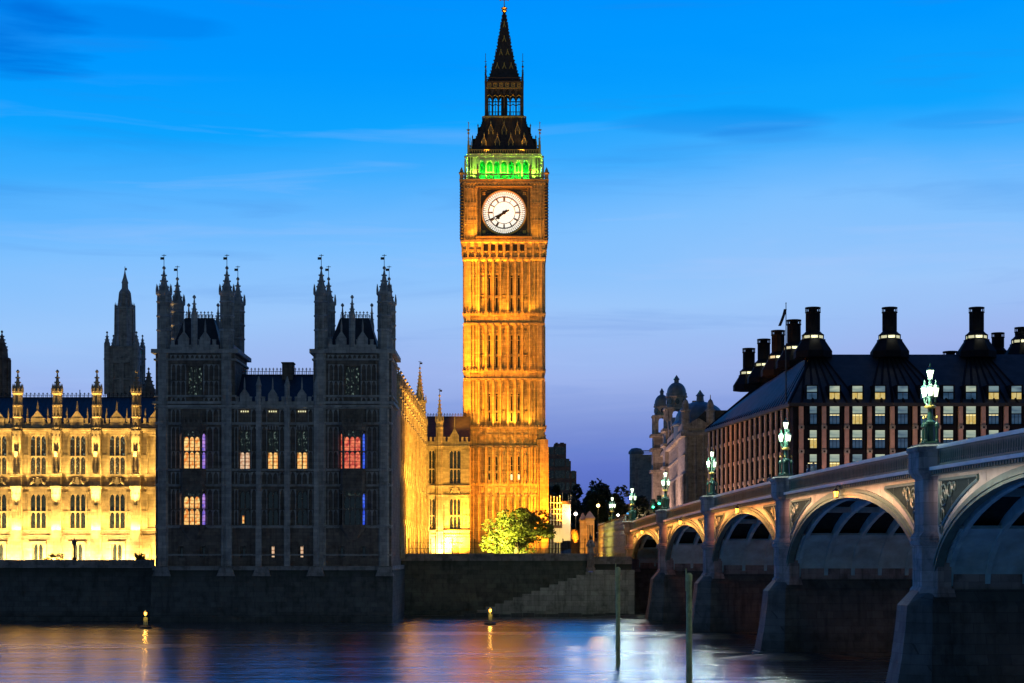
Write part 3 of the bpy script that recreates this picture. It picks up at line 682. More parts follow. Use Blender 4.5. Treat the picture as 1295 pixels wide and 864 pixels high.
for i in range(bays):
    c = bp * (i + .5)
    inst('n1', window(1.96, 5.3, 3, (.44,), 'gold_stone', 'glass'), nwing, fn, c, 0, 18.6); inst('n2', window(1.96, 4.8, 3, (.46,), 'gold_stone', 'glass'), nwing, fn, c, 0, 11.4)
for z, h in ((18.6, 5.3), (11.4, 4.8)):
    inst(f'n3{h}', window(fx(550.5) - fx(541.5), h, 2, (.44,), 'gold_stone', 'glass'), nwing, f2, (fx(550.5) + fx(541.5)) / 2, 0, z)
    inst(f'n4{h}', window(fx(583) - fx(568), h, 3, (.44,), 'gold_stone', 'glass'), nwing, f2, (fx(583) + fx(568)) / 2, 0, z)
mb = MB(f2); c = fx(575.75); mb.box(c - .53, c + .53, .2, .3, 6.9, 8.9); mb.build('door', M['bark'], nwing)
mb = MB(f2); archhead(mb, c - .55, c + .55, 8.92, .8, .02, .25); mb.box(c - .85, c + .85, -.2, .03, 8.92, 9.15); mb.build('door_arch', M['gold_stone'], nwing)
for fr_, L in ((fn, LN), (f2, WF)):
    mb = MB(fr_)
    for z, p, h in ((24.4, .4, .5), (16.7, .25, .25), (18.2, .25, .25), (11.0, .45, .4), (10.4, .25, .2), (8.0 if fr_ is fn else 10.0, .12, .15)): mb = MB(fr_); string(mb, 0, L, z, p, h); mb.build('string_course', M['gold_stone'], nwing)
    mb = MB(fr_); crenel(mb, 0, L, 24.65, -.2, .12, 1.3, .7, .5)
    cs = [bp * (i + .5) for i in range(bays)] if fr_ is fn else [fx(575)]
    for x in cs: mb.box(x - .7, x + .7, -.26, .14, 24.65, 26.2); mb.ext([(x - .7, 26.2), (x + .7, 26.2), (x, 27.5)][::-1], -.24, .12); mb.lathe(x, -.06, [(.13, 27.2), (.13, 28.3), (.02, 29.4)], 4)
    mb.build('parapet', M['gold_stone'], nwing)
    mb = MB(fr_)
    for x in ([bp * i for i in range(bays + 1)] if fr_ is fn else []):
        for a, b in ((x - 1.35, x - .55), (x + .55, x + 1.35)):
            for z0_, z1_ in ((11.5, 13.6), (13.7, 16.4), (16.9, 18.1), (18.7, 21), (21.1, 24)):
                if a > 0 and b < L: blind(mb, a, b, z0_, z1_, 1)
    if fr_ is f2:
        for a, b in ((fx(551.5), fx(554)), (fx(559), fx(567)), (fx(584), fx(593))):
            for z0_, z1_ in ((11.5, 13.6), (13.7, 16.4), (16.9, 18.1), (18.7, 21), (21.1, 24)): blind(mb, a, b, z0_, z1_, 1 if b - a < .6 else 2)
        shield(mb, fx(575.5), 16.85, 1.9, 1.3)
    mb.build('blind_tracery', M['gold_stone'], nwing)
for i in range(bays + 1):
    x = bp * i; mb = MB(fn); mb.box(x - .5, x + .5, -.9, .05, 6.9, 11); mb.box(x - .46, x + .46, -.75, .05, 11, 16.7); mb.box(x - .43, x + .43, -.62, .05, 16.7, 24.4)
    for s in (-.3, 0, .3): mb.box(x + s - .05, x + s + .05, -.84, -.6, 11.6, 16); mb.box(x + s - .05, x + s + .05, -.7, -.5, 18.6, 23.8)
    b = mb.build('buttress', M['gold_stone'], nwing)
    if i < bays: mb = MB(fn); turret(mb, x, -.2, 24.3, 27.6, .42, 29.6, (24.6, 26.3)); mb.build('pinnacle', M['gold_stone'], b)
for px, zt_, zs_, yy, rr in ((530.5, zn(508), zn(466), 1.3, .95), (556, zn(534), zn(502), -.2, .58)):
    mb = MB(f2); turret(mb, fx(px), yy, 6.9 if yy < 0 else 20, zt_, rr, zs_, (10.9, 16.7, 18.2, 24.5, 27.5) if yy < 0 else (24.5, 27.5, 30))
    tt = mb.build('turret', M['gold_stone'], nwing); o_ = f2 @ Vector((fx(px), yy, 0)); vane(tt, o_.x, o_.y, zs_, 1.3)
mb = MB(f2); mb.rings([[(x, 1.0, 25), (x, 6.5, wz(527, 298.5)), (x, 12, 25)] for x in (0, WF)]); r_ = mb.build('roof', M['slate'], nwing)
mb = MB(f2); cresting(mb, 0, WF, 6.5, wz(527, 298.5) - .05, .6, .45); mb.build('roof_cresting', M['black'], r_)
mb = MB(fn); mb.rings([[(x, 1.0, 25), (x, 6.0, 28.2), (x, 11, 25)] for x in (0, LN)]); mb.build('roof', M['slate'], nwing)
# floods along the side range and in its corner
for y, pw in ((225.6, 22000), (229, 18000), (234, 24000), (243, 26000), (254, 28000), (265, 28000), (276, 28000)):
    spot((XN + 8.5, y, 7.3), (XN, y + 2, 24), pw * 1.5, (1, .47, .05), 60, .9, .4); spot((XN + 7.0, y, 7.3), (XN, y + 2, 16), pw * .8, (1, .50, .06), 125, .9, .4)
spot((XN + 5.0, 285.5, 7.3), (XN + 3.5, 292, 14), 22000, (1, .52, .08), 110, .9, .3)
spot((XN + 2.6, 289.3, 7.2), (XN + 2.6, 292, 9.5), 9000, (1, .66, .22), 110, 1, .2)
# ================================================================ the clock tower
YT = 300.0; kt = FPX / YT; TX = wx(637.5, YT); TY = YT + 6.3
zt = lambda py: wz(py, YT)
tower = thing('clock_tower', 'tall amber floodlit gothic clock tower with white dial, green lit belfry and dark spire', 'clock tower', (TX, TY, 6.9))
def side(k, half): return Matrix.Translation((TX, TY, 0)) @ Matrix.Rotation(k * PI / 2, 4, 'Z') @ Matrix.Translation((0, -half, 0))
def add(mb, m): o = len(mb.v); mb.v += m.v; mb.f += [[i + o for i in f] for f in m.f]
HB, HS, HC = 6.75, 6.3, 6.95
slits = (-2.4, -1.22, 1.22, 2.4); blanks = (-3.56, 0, 3.56); bay = [-3.56, -2.4, -1.22, 0, 1.22, 2.4, 3.56]
secs = [('base', HB, 6.9, zt(628), None), ('base', HB, zt(612), zt(566), (607, 578)), ('shaft', HS, zt(540), zt(481), (533, 498)), ('shaft', HS, zt(469), zt(411), (465, 424)), ('shaft', HS, zt(397), zt(328), (393, 348))]
body = MB(); trac = MB(); wins = []
for nm, h, za, zb, sl in secs:
    for k in range(4):
        m = MB(side(k, h)); ops = []
        if sl:
            zm = (zt(sl[0]) + zt(sl[1])) / 2 - .6
            for x in slits: ops += [(x - .15, x + .15, zt(sl[0]), zm - .2), (x - .15, x + .15, zm + .2, zt(sl[1]))]
            for x in blanks:
                for dx in (-.17, .17): ops += [(x + dx - .1, x + dx + .1, zm - .35, zm - .03), (x + dx - .1, x + dx + .1, zm + .07, zm + .39)]
        else:
            for x in (-2.4, 1.22, -1.22, 2.4): ops += [(x - .2, x + .2, zt(655), zt(634))]
        openwall(m, -h, h, za, zb, ops, .5); add(body, m)
        # panelled ribs and corner strips
        m = MB(side(k, h))
        for x in (-4.15, -2.97, -1.81, -.61, .61, 1.81, 2.97, 4.15): m.box(x - .14, x + .14, -.5, .04, za, zb)
        for x in (-4.45, -5.0, -5.5): 
            for s in (1, -1): m.box(s * x - .08, s * x + .08, -.3, .04, za, zb)
        for x in bay:
            if sl:
                for q, w in ((-.3, .07), (.3, .07)): m.box(x + q - w / 2, x + q + w / 2, -.2, .04, za, zb)
                top = zb - .1; archhead(m, x - .46, x + .46, top, .75, -.2, .02)
                zz = zt(sl[1]) + .15
                while zz < top - .8:   # stacked cusped tracery over the slits
                    m.box(x - .3, x + .3, -.17, .03, zz, zz + .12); m.cbox(x, -.08, zz + .33, .14, .16, .2); zz += .55
            else:
                for q in (-.3, 0, .3): m.box(x + q - .04, x + q + .04, -.12, .04, za, zb)
                archhead(m, x - .46, x + .46, zb - .1, .75, -.2, .02)
        nrow = max(2, int((zb - za) / 2.4))
        for i in range(1, nrow):
            z = za + (zb - za) * i / nrow
            for x in bay: m.box(x - .44, x + .44, -.10, .03, z - .05, z + .05)
            for x in (-5.25, -4.72, 4.72, 5.25): m.box(x - .22, x + .22, -.1, .03, z - .06, z + .06); m.cbox(x, -.02, z + .35, .16, .1, .3)
        add(trac, m)
    core = MB(); core.M = Matrix.Translation((TX, TY, 0)); core.box(-h + .5, h - .5, -h + .5, h - .5, za, zb); add(body, core)
body.build('shaft_wall', M['amber_stone'], tower)
trac.build('blind_tracery', M['amber_stone'], tower)
# slit windows: dark panes down inside the reveals
for k in range(4):
    for nm, h, za, zb, sl in secs:
        if not sl: continue
        for x in slits: m = MB(side(k, h)); m.box(x - .22, x + .22, .42, .47, zt(sl[0]), zt(sl[1])); m.build('slit_window', M['black'], tower)
for x in (1.22, 2.4): m = MB(side(0, HB)); m.box(x - .15, x + .15, .3, .4, zt(607), zt(600)); m.build('lit_slit', M['lit_white'], tower)
# corner buttresses
for sx in (-1, 1):
    for sy in (-1, 1):
        mb = MB(Matrix.Translation((TX, TY, 0)))
        mb.cyl(sx * (HB - .45), sy * (HB - .45), 6.9, zt(556), .98); mb.cyl(sx * (HS - .42), sy * (HS - .42), zt(556), zt(328), .72)
        for k in range(8):
            a = PI / 8 + k * PI / 4
            mb.cbox(sx * (HB - .45) + .95 * math.cos(a), sy * (HB - .45) + .95 * math.sin(a), (6.9 + zt(566)) / 2, .17, .17, zt(566) - 6.9)
            mb.cbox(sx * (HS - .42) + .70 * math.cos(a), sy * (HS - .42) + .70 * math.sin(a), (zt(556) + zt(328)) / 2, .14, .14, zt(328) - zt(556))
        mb.build('corner_buttress', M['amber_stone'], tower)
        mb = MB(Matrix.Translation((TX, TY, 0)))   # gabled niches on the shoulders
        cx, cy = sx * (HB - .3), sy * (HB - .3)
        spire(mb, cx, cy, zt(556), zt(541), .55, 8); mb.cyl(cx, cy, zt(568), zt(556), .6)
        for q in (-.9, .9): spire(mb, cx - sx * abs(q), cy, zt(560), zt(551), .25, 6, True, .1); spire(mb, cx, cy - sy * abs(q), zt(560), zt(551), .25, 6, True, .1)
        mb.build('pinnacle', M['amber_stone'], tower)
# ornamental bands
def band(z0, z1, h, shields=True, p=.34, h2=None):
    mb = MB(Matrix.Translation((TX, TY, 0))); mb.box(-h, h, -h, h, z0, z1)
    for z, q in ((z0, p), (z1 - .3, p)): mb.box(-h - q, h + q, -h - q, h + q, z, z + .3); mb.box(-h - q * .5, h + q * .5, -h - q * .5, h + q * .5, z + .3, z + .42)
    for k in range(4):
        m = MB(side(k, h))
        for x in bay:
            if shields:
                zc = (z0 + z1) / 2; m.ext([(x - .3, zc + .45), (x - .3, zc - .15), (x, zc - .55), (x + .3, zc - .15), (x + .3, zc + .45)][::-1], -.16, .02)
            for q in (-.5, .5): m.box(x + q - .06, x + q + .06, -.2, .02, z0 + .3, z1 - .3)
            archhead(m, x - .44, x + .44, z1 - .3, .5, -.14, .02)
        for x in (-5.6, -5.05, -4.5, 4.5, 5.05, 5.6): m.box(x - .07, x + .07, -.2, .02, z0 + .3, z1 - .3); m.cbox(x + .27, -.05, (z0 + z1) / 2, .26, .14, .5)
        n = 26
        for i in range(n): m.cbox(-h + (i + .5) * 2 * h / n, -p - .04, z1 + .12, .2, .16, .34)
        add(mb, m)
    return mb.build('ornamental_band', M['amber_stone'], tower)
band(zt(628), zt(612), HB + .02, True, .22)
band(zt(566), zt(540), HS + .12, True, .42); band(zt(481), zt(469), HS + .06); band(zt(411), zt(397), HS + .06)
# corbel table under the clock stage
mb = MB(Matrix.Translation((TX, TY, 0)))
mb.rings([[(a * r, b * r, z) for a, b in ((-1, -1), (1, -1), (1, 1), (-1, 1))] for r, z in ((HS + .05, zt(331)), (HS + .45, zt(329)), (HS + .45, zt(326)), (HS + .1, zt(325)), (HS + .2, zt(318)), (HC - .15, zt(308)), (HC + .15, zt(307)), (HC + .15, zt(304)), (HC - .1, zt(303)))])
for k in range(4):
    m = MB(side(k, HC))
    for i in range(11):
        x = -5.9 + i * 1.18; m.box(x - .2, x + .2, -.02, .6, zt(322), zt(306)); m.box(x - .12, x + .12, .1, .75, zt(329), zt(322)); m.box(x + .3, x + .88, .2, .7, zt(319), zt(316))
    add(mb, m)
mb.build('corbel_table', M['amber_stone'], tower)
mb = MB()
for k in range(4):
    m = MB(side(k, HC))
    for x in bay: m.box(x + .24, x + .92, .17, .42, zt(318), zt(310)) if x < 3.5 else None
    add(mb, m)
mb.build('corbel_opening', M['black'], tower)
# clock stage
mb = MB(); z0, z1 = zt(303), zt(233)
core = MB(Matrix.Translation((TX, TY, 0))); core.box(-HC + .6, HC - .6, -HC + .6, HC - .6, z0, z1); add(mb, core)
for k in range(4):
    m = MB(side(k, HC)); openwall(m, -HC, HC, z0, z1, [(-4.25, 4.25, zt(299.5), zt(238))], .6)
    for s in (-1, 1):
        for x in (4.5, 5.0, 5.5, 6.0, 6.5): m.box(s * x - .08, s * x + .08, -.18, .03, z0, z1)
        for py in (285, 280, 263, 258): m.box(s * 5.5 - 1.0, s * 5.5 + 1.0, -.12, .03, zt(py) - .09, zt(py) + .09)
        for py in (282.5, 260.5):
            for x in (4.75, 5.25, 5.75, 6.25): m.cbox(s * x, -.03, zt(py), .3, .18, .3)
        for q in (4.75, 5.25, 5.75, 6.25):
            for py in (239, 262, 286): archhead(m, s * q - .2, s * q + .2, zt(py), .35, -.12, .02)
    add(mb, m)
mb.build('clock_stage_wall', M['amber_stone'], tower)
for sx in (-1, 1):
    for sy in (-1, 1):
        mb = MB(Matrix.Translation((TX, TY, 0))); cx, cy = sx * (HC - .1), sy * (HC - .1); mb.cyl(cx, cy, zt(305), zt(232), .38)
        for i in range(18): mb.lathe(cx, cy, [(.36, zt(303) + i * .5), (.47, zt(303) + i * .5 + .1), (.36, zt(303) + i * .5 + .25)], 8)
        mb.build('clock_stage_corner', M['iron'], tower)
DZ = zt(269.5); DR = 3.5
for k in range(4):
    S_ = side(k, HC)
    fr_mb = MB(S_)
    fr_mb.box(-4.25, 4.25, .42, .5, zt(299.5), zt(238))
    for a, b in ((-4.25, -3.95), (3.95, 4.25)): fr_mb.box(a, b, -.1, .42, zt(299.5), zt(238))
    fr_mb.box(-3.95, 3.95, -.1, .42, zt(299.5), zt(299.5) + .25); fr_mb.box(-3.95, 3.95, -.1, .42, zt(238) - .25, zt(238))
    clock = fr_mb.build('clock_surround', M['iron'], tower)
    g = MB(S_)
    def ringm(mb, r0, r1, y0, y1, n=64):
        rr = []
        for r, y in ((r0, y0), (r1, y0), (r1, y1), (r0, y1)): rr.append([(r * math.cos(2 * PI * i / n), y, DZ + r * math.sin(2 * PI * i / n)) for i in range(n)])
        ids = [[mb.p(*q) for q in r] for r in rr]
        for a in range(4):
            b = (a + 1) % 4
            for i in range(n): mb.f.append([ids[a][i], ids[a][(i + 1) % n], ids[b][(i + 1) % n], ids[b][i]])
    ringm(g, DR, DR + .2, .12, .42)
    for sx in (-1, 1):
        for sz in (-1, 1):
            cx, cz = sx * 3.3, DZ + sz * 3.15
            g.lathe(0, 0, [(0.01, 0), (.01, .001)], 4) if False else None
            for a in range(4): g.cbox(cx + .18 * math.cos(a * PI / 2 + .78), .36, cz + .18 * math.sin(a * PI / 2 + .78), .2, .12, .2)
            for q in range(3): g.cbox(cx - sx * (.55 + q * .25), .37, cz + sz * .22, .08, .08, .1)
            g.box(min(cx + sx * .42, cx + sx * .46), max(cx + sx * .42, cx + sx * .46), .34, .42, cz - .5, cz + .5); g.box(cx - .5, cx + .5, .34, .42, cz + sz * .44 - .02, cz + sz * .44 + .02)
    for z in (zt(299.5) - .25, zt(238) + .02): g.box(-4.6, 4.6, -.3, .03, z, z + .2)
    for s in (-1, 1): g.box(s * 3.9 - .04, s * 3.9 + .04, -.13, -.1, zt(299), zt(238.5))
    g.build('gilt_frame', M['gilt'], clock)
    d = MB(S_); n = 64; d.rings([[(DR * math.cos(2 * PI * i / n), y, DZ + DR * math.sin(2 * PI * i / n)) for i in range(n)] for y in (.36, .41)]); dial = d.build('dial', M['dial'] if 'dial' in M else M.setdefault('dial', simple('opal_dial', (.8, .8, .75), .4, 0, .02, emit=(1.0, .95, .84), estr=.95)), clock)
    t_ = MB(S_)
    for r in (3.42, 2.62, 2.5, 1.8): ringm(t_, r - .05, r + .05, .325, .356)
    for r in (3.0,): ringm(t_, r - .02, r + .02, .335, .356)
    def bar(mb, ang, r0, r1, w, y0=.33, y1=.356, off=0):
        a = math.radians(ang); u = (math.sin(a), math.cos(a)); v = (u[1], -u[0])
        pl = [(u[0] * r + v[0] * (s * w / 2 + off), DZ + u[1] * r + v[1] * (s * w / 2 + off)) for r, s in ((r0, -1), (r1, -1), (r1, 1), (r0, 1))]
        mb.ext(pl, y0, y1)
    strokes = {0: (-.13, -.03, .08, .17), 1: (0,), 2: (-.06, .06), 3: (-.11, 0, .11), 4: (-.1, .02, .11), 5: (-.05, .06), 6: (-.1, .0, .09), 7: (-.14, -.05, .05, .13), 8: (-.17, -.07, .03, .12, .19), 9: (-.09, .02, .1), 10: (-.05, .05), 11: (-.09, 0, .1)}
    for hr in range(12):
        bar(t_, hr * 30, 1.8, 3.45, .085, .315, .352)
        for o_ in strokes[hr]: bar(t_, hr * 30, 1.9, 2.46, .085, .325, .356, o_)
    for mnt in range(60):
        if mnt % 5: bar(t_, mnt * 6, 2.66, 3.0, .05); bar(t_, mnt * 6 , 3.05, 3.36, .12, .335)
    for i in range(28): 
        a = i * 2.39996; r = .35 + 1.2 * math.sqrt(i / 28); t_.cbox(r * math.cos(a), .352, DZ + r * math.sin(a), .06, .02, .06)
    t_.build('dial_tracery', M['dial_iron'] if 'dial_iron' in M else M.setdefault('dial_iron', simple('dial_ironwork', (.10, .075, .05), .5)), clock)
    h_ = MB(S_); bar(h_, 244, -.9, 3.35, .13, .16, .2); bar(h_, 244, -.9, -.35, .3, .15, .21); bar(h_, 244, .0, 1.6, .22, .155, .205); h_.build('minute_hand', M['black'], clock)
    h_ = MB(S_); bar(h_, 231, -.6, 1.35, .34, .22, .28); bar(h_, 231, 1.1, 1.5, .62, .22, .28); bar(h_, 231, 1.5, 1.8, .2, .22, .28); h_.rings([[(.32 * math.cos(2 * PI * i / 16), y, DZ + .32 * math.sin(2 * PI * i / 16)) for i in range(16)] for y in (.12, .3)]); h_.build('hour_hand', M['black'], clock)
# cornice, balcony
mb = MB(Matrix.Translation((TX, TY, 0)))
for r, a, b in ((HC + .25, zt(233), zt(231)), (HC + .02, zt(231), zt(229.5)), (HC + .35, zt(229.5), zt(228))): mb.box(-r, r, -r, r, a, b)
for k in range(4):
    m = MB(side(k, HC))
    for i in range(24): m.cbox(-HC + (i + .5) * 2 * HC / 24, -.14, zt(233.8), .26, .3, .28)
    add(mb, m)
mb.build('cornice', M['amber_stone'], tower)
mb = MB(); zb = zt(228)
for k in range(4):
    m = MB(side(k, HC)); m.box(-HC, HC, -.1, .1, zb + .75, zb + .95)
    for i in range(20):
        x = -HC + (i + .5) * 2 * HC / 20; m.cbox(x - .33, 0, zb + .38, .1, .14, .76); m.cbox(x, 0, zb + .38, .26, .08, .26); m.cbox(x, 0, zb + .62, .5, .06, .07)
    add(mb, m)
    for s in (-1, 1): m = MB(side(k, HC)); m.lathe(s * 4.3, 0, [(.16, zb), (.16, zb + 1.5), (.24, zb + 1.6), (.03, zb + 2.5)], 6); add(mb, m)
mb.build('balcony', M['amber_stone'], tower)
for sx in (-1, 1):
    for sy in (-1, 1):
        mb = MB(Matrix.Translation((TX, TY, 0))); mb.cyl(sx * HC, sy * HC, zb, zt(222), .32); mb.lathe(sx * HC, sy * HC, [(.3, zt(222)), (.48, zt(221)), (.48, zt(219.5)), (.25, zt(218)), (.3, zt(217)), (.04, zt(213))], 8); mb.build('pinnacle', M['amber_stone'], tower)
        mb = MB(Matrix.Translation((TX, TY, 0))); mb.cyl(sx * 6.35, sy * 6.35, zb, zt(206), .17); spire(mb, sx * 6.35, sy * 6.35, zt(206), zt(200), .2, 6, True, .08); mb.tube([(sx * 6.35, sy * 6.35, zt(212)), (sx * 5.9, sy * 5.9, zt(208))], .1); mb.build('pinnacle', M['amber_stone'], tower)
# belfry: arcaded outer wall, chamber behind lit green
HBf = 5.75; zc = zt(198)
mb = MB(); inner = MB()
for k in range(4):
    m = MB(side(k, HBf)); ax = [-3.54 + 1.18 * i for i in range(7)]
    ops = [(x - .47, x + .47, zb + .4, zt(203)) for x in ax]; openwall(m, -HBf, HBf, zb, zc, ops, .55)
    for x in ax:
        archhead(m, x - .47, x + .47, zt(203), .6, .12, .4); archhead(m, x - .5, x + .5, zt(201.5), .9, -.2, .02); m.box(x - .03, x + .03, .15, .25, zb + .6, zt(209)); m.box(x - .4, x + .4, .15, .25, zb + 1.4, zb + 1.5)
    for i in range(8): x = -4.13 + 1.18 * i; m.box(x - .13, x + .13, -.3, .02, zb, zc); m.lathe(x, -.3, [(.1, zc - 1.2), (.1, zc - .4), (.02, zc + .3)], 4)
    for s in (-1, 1):
        for x in (4.6, 5.05, 5.5): m.box(s * x - .08, s * x + .08, -.15, .02, zb, zc)
        m.box(s * 5.05 - .5, s * 5.05 + .5, -.1, .02, zt(214), zt(212.5))
    add(mb, m)
mb.build('belfry_arcade', M['belfry'] if 'belfry' in M else M.setdefault('belfry', simple('belfry_stone', (.62, .60, .46), .8, 0, .2, 2.0, .1)), tower)
mb = MB(Matrix.Translation((TX, TY, 0))); mb.box(-4.1, 4.1, -4.1, 4.1, zb, zc); mb.build('belfry_chamber', simple('belfry_chamber_green', (.05, .42, .10), .7, 0, .4, 1.5), tower)  # green lamp light is also put into the chamber wall colour
mb = MB(Matrix.Translation((TX, TY, 0)))
for r, a, b in ((HBf + .3, zc, zt(196.5)), (HBf + .1, zt(196.5), zt(195.2)), (HBf + .4, zt(195.2), zt(194))): mb.box(-r, r, -r, r, a, b)
for k in range(4):
    m = MB(side(k, HBf))
    for i in range(8): m.cbox(-4.13 + 1.18 * i, -.42, zt(195.8), .42, .2, .5)
    add(mb, m)
mb.build('belfry_cornice', M['belfry'], tower)
zr = lambda py: wz(py, min(TY, 300.4 + max(0, 194 - py) / 100 * 5.9))   # upper stages step back to the axis
# lower roof, concave, with two rows of gilded dormers
T0 = Matrix.Translation((TX, TY, 0))
def sq(mb, prof): mb.rings([[(a * r, b * r, z) for a, b in ((-1, -1), (1, -1), (1, 1), (-1, 1))] for r, z in prof])
mb = MB(T0); prof = [(5.95, zr(194)), (5.75, zr(191)), (5.0, zr(180)), (4.2, zr(167)), (3.65, zr(156)), (3.4, zr(149.5))]; sq(mb, prof)
def rr_at(py):
    z = zr(py)
    for (ra, za), (rb, zb2) in zip(prof, prof[1:]):
        if za <= z <= zb2: return ra + (rb - ra) * (z - za) / (zb2 - za)
    return prof[-1][0]
for k in range(4):
    m = MB(side(k, 0))
    for j in range(13):
        x = (j - 6) / 6.5
        for (ra, za), (rb, zb2) in zip(prof, prof[1:]): m.tube([(x * ra, -ra, za), (x * rb, -rb, zb2)], .05, 4)
    add(mb, m)
roof = mb.build('belfry_roof', M['iron'], tower)
mb = MB()
for k in range(4):
    m = MB(side(k, 0)); n = 30
    for i in range(n): m.cbox(-5.8 + (i + .5) * 11.6 / n, -5.92, zr(192) + .1, .16, .1, .5)
    m.box(-5.9, 5.9, -6.0, -5.85, zr(190.4), zr(190.4) + .12); m.box(-3.55, 3.55, -3.6, -3.4, zr(149.2), zr(147.6))
    for i in range(20): m.cbox(-3.4 + (i + .5) * 6.8 / 20, -3.62, zr(148.4), .16, .1, .22)
    for py in range(188, 150, -3):
        r = rr_at(py); 
        for s in (-1, 1): m.cbox(s * r, -r, zr(py), .24, .24, .2)
    add(mb, m)
mb.build('roof_gilding', M['gilt'], roof)
for k in range(4):
    for py, xs_ in ((185, (-3.3, -1.1, 1.1, 3.3)), (170, (-2.2, 0, 2.2))):
        for x in xs_:
            r = rr_at(py - 6); f_ = side(k, r + .25); z = zr(py)
            mb = MB(f_); mb.box(x - .34, x + .34, 0, 1.6, z - .5, z + .65); mb.ext([(x - .42, z + .65), (x + .42, z + .65), (x, z + 1.7)][::-1], -.04, 1.5); dm = mb.build('dormer', M['iron'], roof) if False else mb.build('dormer', M['iron'], tower)
            mb = MB(f_)
            for s in (-1, 1): mb.box(x + s * .34 - .05, x + s * .34 + .05, -.08, .02, z - .5, z + .65); mb.tube([(x + s * .45, -.06, z + .62), (x, -.06, z + 1.75)], .06, 4)
            mb.lathe(x, -.05, [(.05, z + 1.7), (.13, z + 1.95), (.02, z + 2.3)], 6); mb.build('dormer_gilding', M['gilt'], dm)
            mb = MB(f_); mb.box(x - .2, x + .2, -.03, .02, z - .35, z + .5); mb.build('dormer_opening', M['black'], dm)
for sx in (-1, 1):
    for sy in (-1, 1):
        mb = MB(T0); cx, cy = sx * 5.85, sy * 5.85; mb.cyl(cx, cy, zr(194), zr(185), .2); spire(mb, cx, cy, zr(185), zr(172), .2, 6, True, .1); mb.cyl(cx, cy, zr(174), zr(158), .05)
        mb.cbox(cx, cy, zr(167), .6, .09, .16); mb.lathe(cx, cy, [(.05, zr(169)), (.2, zr(168)), (.05, zr(166))], 6); mb.lathe(cx, cy, [(.03, zr(160)), (.12, zr(159)), (.02, zr(158))], 6)
        mb.lathe(cx - sx * .5, cy, [(.08, zr(191)), (.08, zr(182)), (.02, zr(178))], 5); mb.build('roof_pinnacle', M['gilt'], roof)
# lantern (Ayrton light gallery)
mb = MB(T0); HL = 3.05; z0, z1 = zr(147.6), zr(103)
mb.box(-HL - .25, HL + .25, -HL - .25, HL + .25, z0, z0 + .2); mb.box(-HL, HL, -HL, HL, zr(116), zr(108.5)); mb.box(-HL - .2, HL + .2, -HL - .2, HL + .2, zr(108.5), zr(107.2))
for k in range(4):
    m = MB(side(k, HL))
    for i in range(7):
        x = -HL + .1 + i * (2 * HL - .2) / 6; m.box(x - .11, x + .11, 0, .3, z0, zr(116)); 
        if i in (0, 6): m.box(x - .3 if i else x - .1, x + .1 if i else x + .3, -.04, .32, z0, zr(116))
    for i in range(6):
        x = -HL + .1 + (i + .5) * (2 * HL - .2) / 6; w = (2 * HL - .2) / 12
        archhead(m, x - w + .1, x + w - .1, zr(116), .9, .05, .25); m.box(x - .03, x + .03, .1, .2, z0, zr(117))
        m.box(x - w, x + w, .08, .22, zr(121), zr(120))
    m.box(-HL, HL, -.1, 0, z0 + .75, z0 + .85)
    for i in range(18): m.cbox(-HL + (i + .5) * 2 * HL / 18, -.05, z0 + .4, .05, .05, .8)
    m.box(-HL - .1, HL + .1, -.1, .02, zr(103.8), zr(103))
    for i in range(14): m.cbox(-HL + (i + .5) * 2 * HL / 14, -.04, zr(105.5), .1, .08, .5)
    add(mb, m)
lan = mb.build('lantern', M['iron'], tower)
mb = MB()
for k in range(4):
    m = MB(side(k, HL))
    for i in range(6):
        x = -HL + .1 + (i + .5) * (2 * HL - .2) / 6; w = .36
        for s in (-1, 1): m.cbox(x + s * .26, -.06, zr(111.3), .09, .12, .62)
        m.cbox(x, -.06, zr(111.3) - .27, .5, .12, .09); m.cbox(x, -.06, zr(111.3) + .27, .5, .12, .09); m.cbox(x, -.03, zr(111.3), .2, .08, .2)
        for s in (-1, 1): m.tube([(x + s * .45, -.06, zr(125)), (x, -.06, zr(122.6))], .07, 4)
    m.box(-HL - .1, HL + .1, -.12, .01, zr(115.5), zr(114.6))
    for s in (-1, 1): m.box(s * HL - .06, s * HL + .06, -.12, .02, z0, zr(109))
    add(mb, m)
mb.build('lantern_gilding', M['gilt'], lan)
mb = MB(T0); mb.cyl(0, 0, z0, zr(116), .5, n=12); mb.build('lantern_lamp', M['iron'], lan)
for sx in (-1, 1):
    for sy in (-1, 1):
        mb = MB(T0); cx, cy = sx * (HL + .02), sy * (HL + .02); mb.cyl(cx, cy, z0, zr(100), .16); spire(mb, cx, cy, zr(100), zr(92), .2, 6, True, .1); mb.cyl(cx, cy, zr(93), zr(74), .045); mb.cbox(cx, cy, zr(84), .4, .05, .08)
        mb.build('lantern_pinnacle', M['iron'], lan)
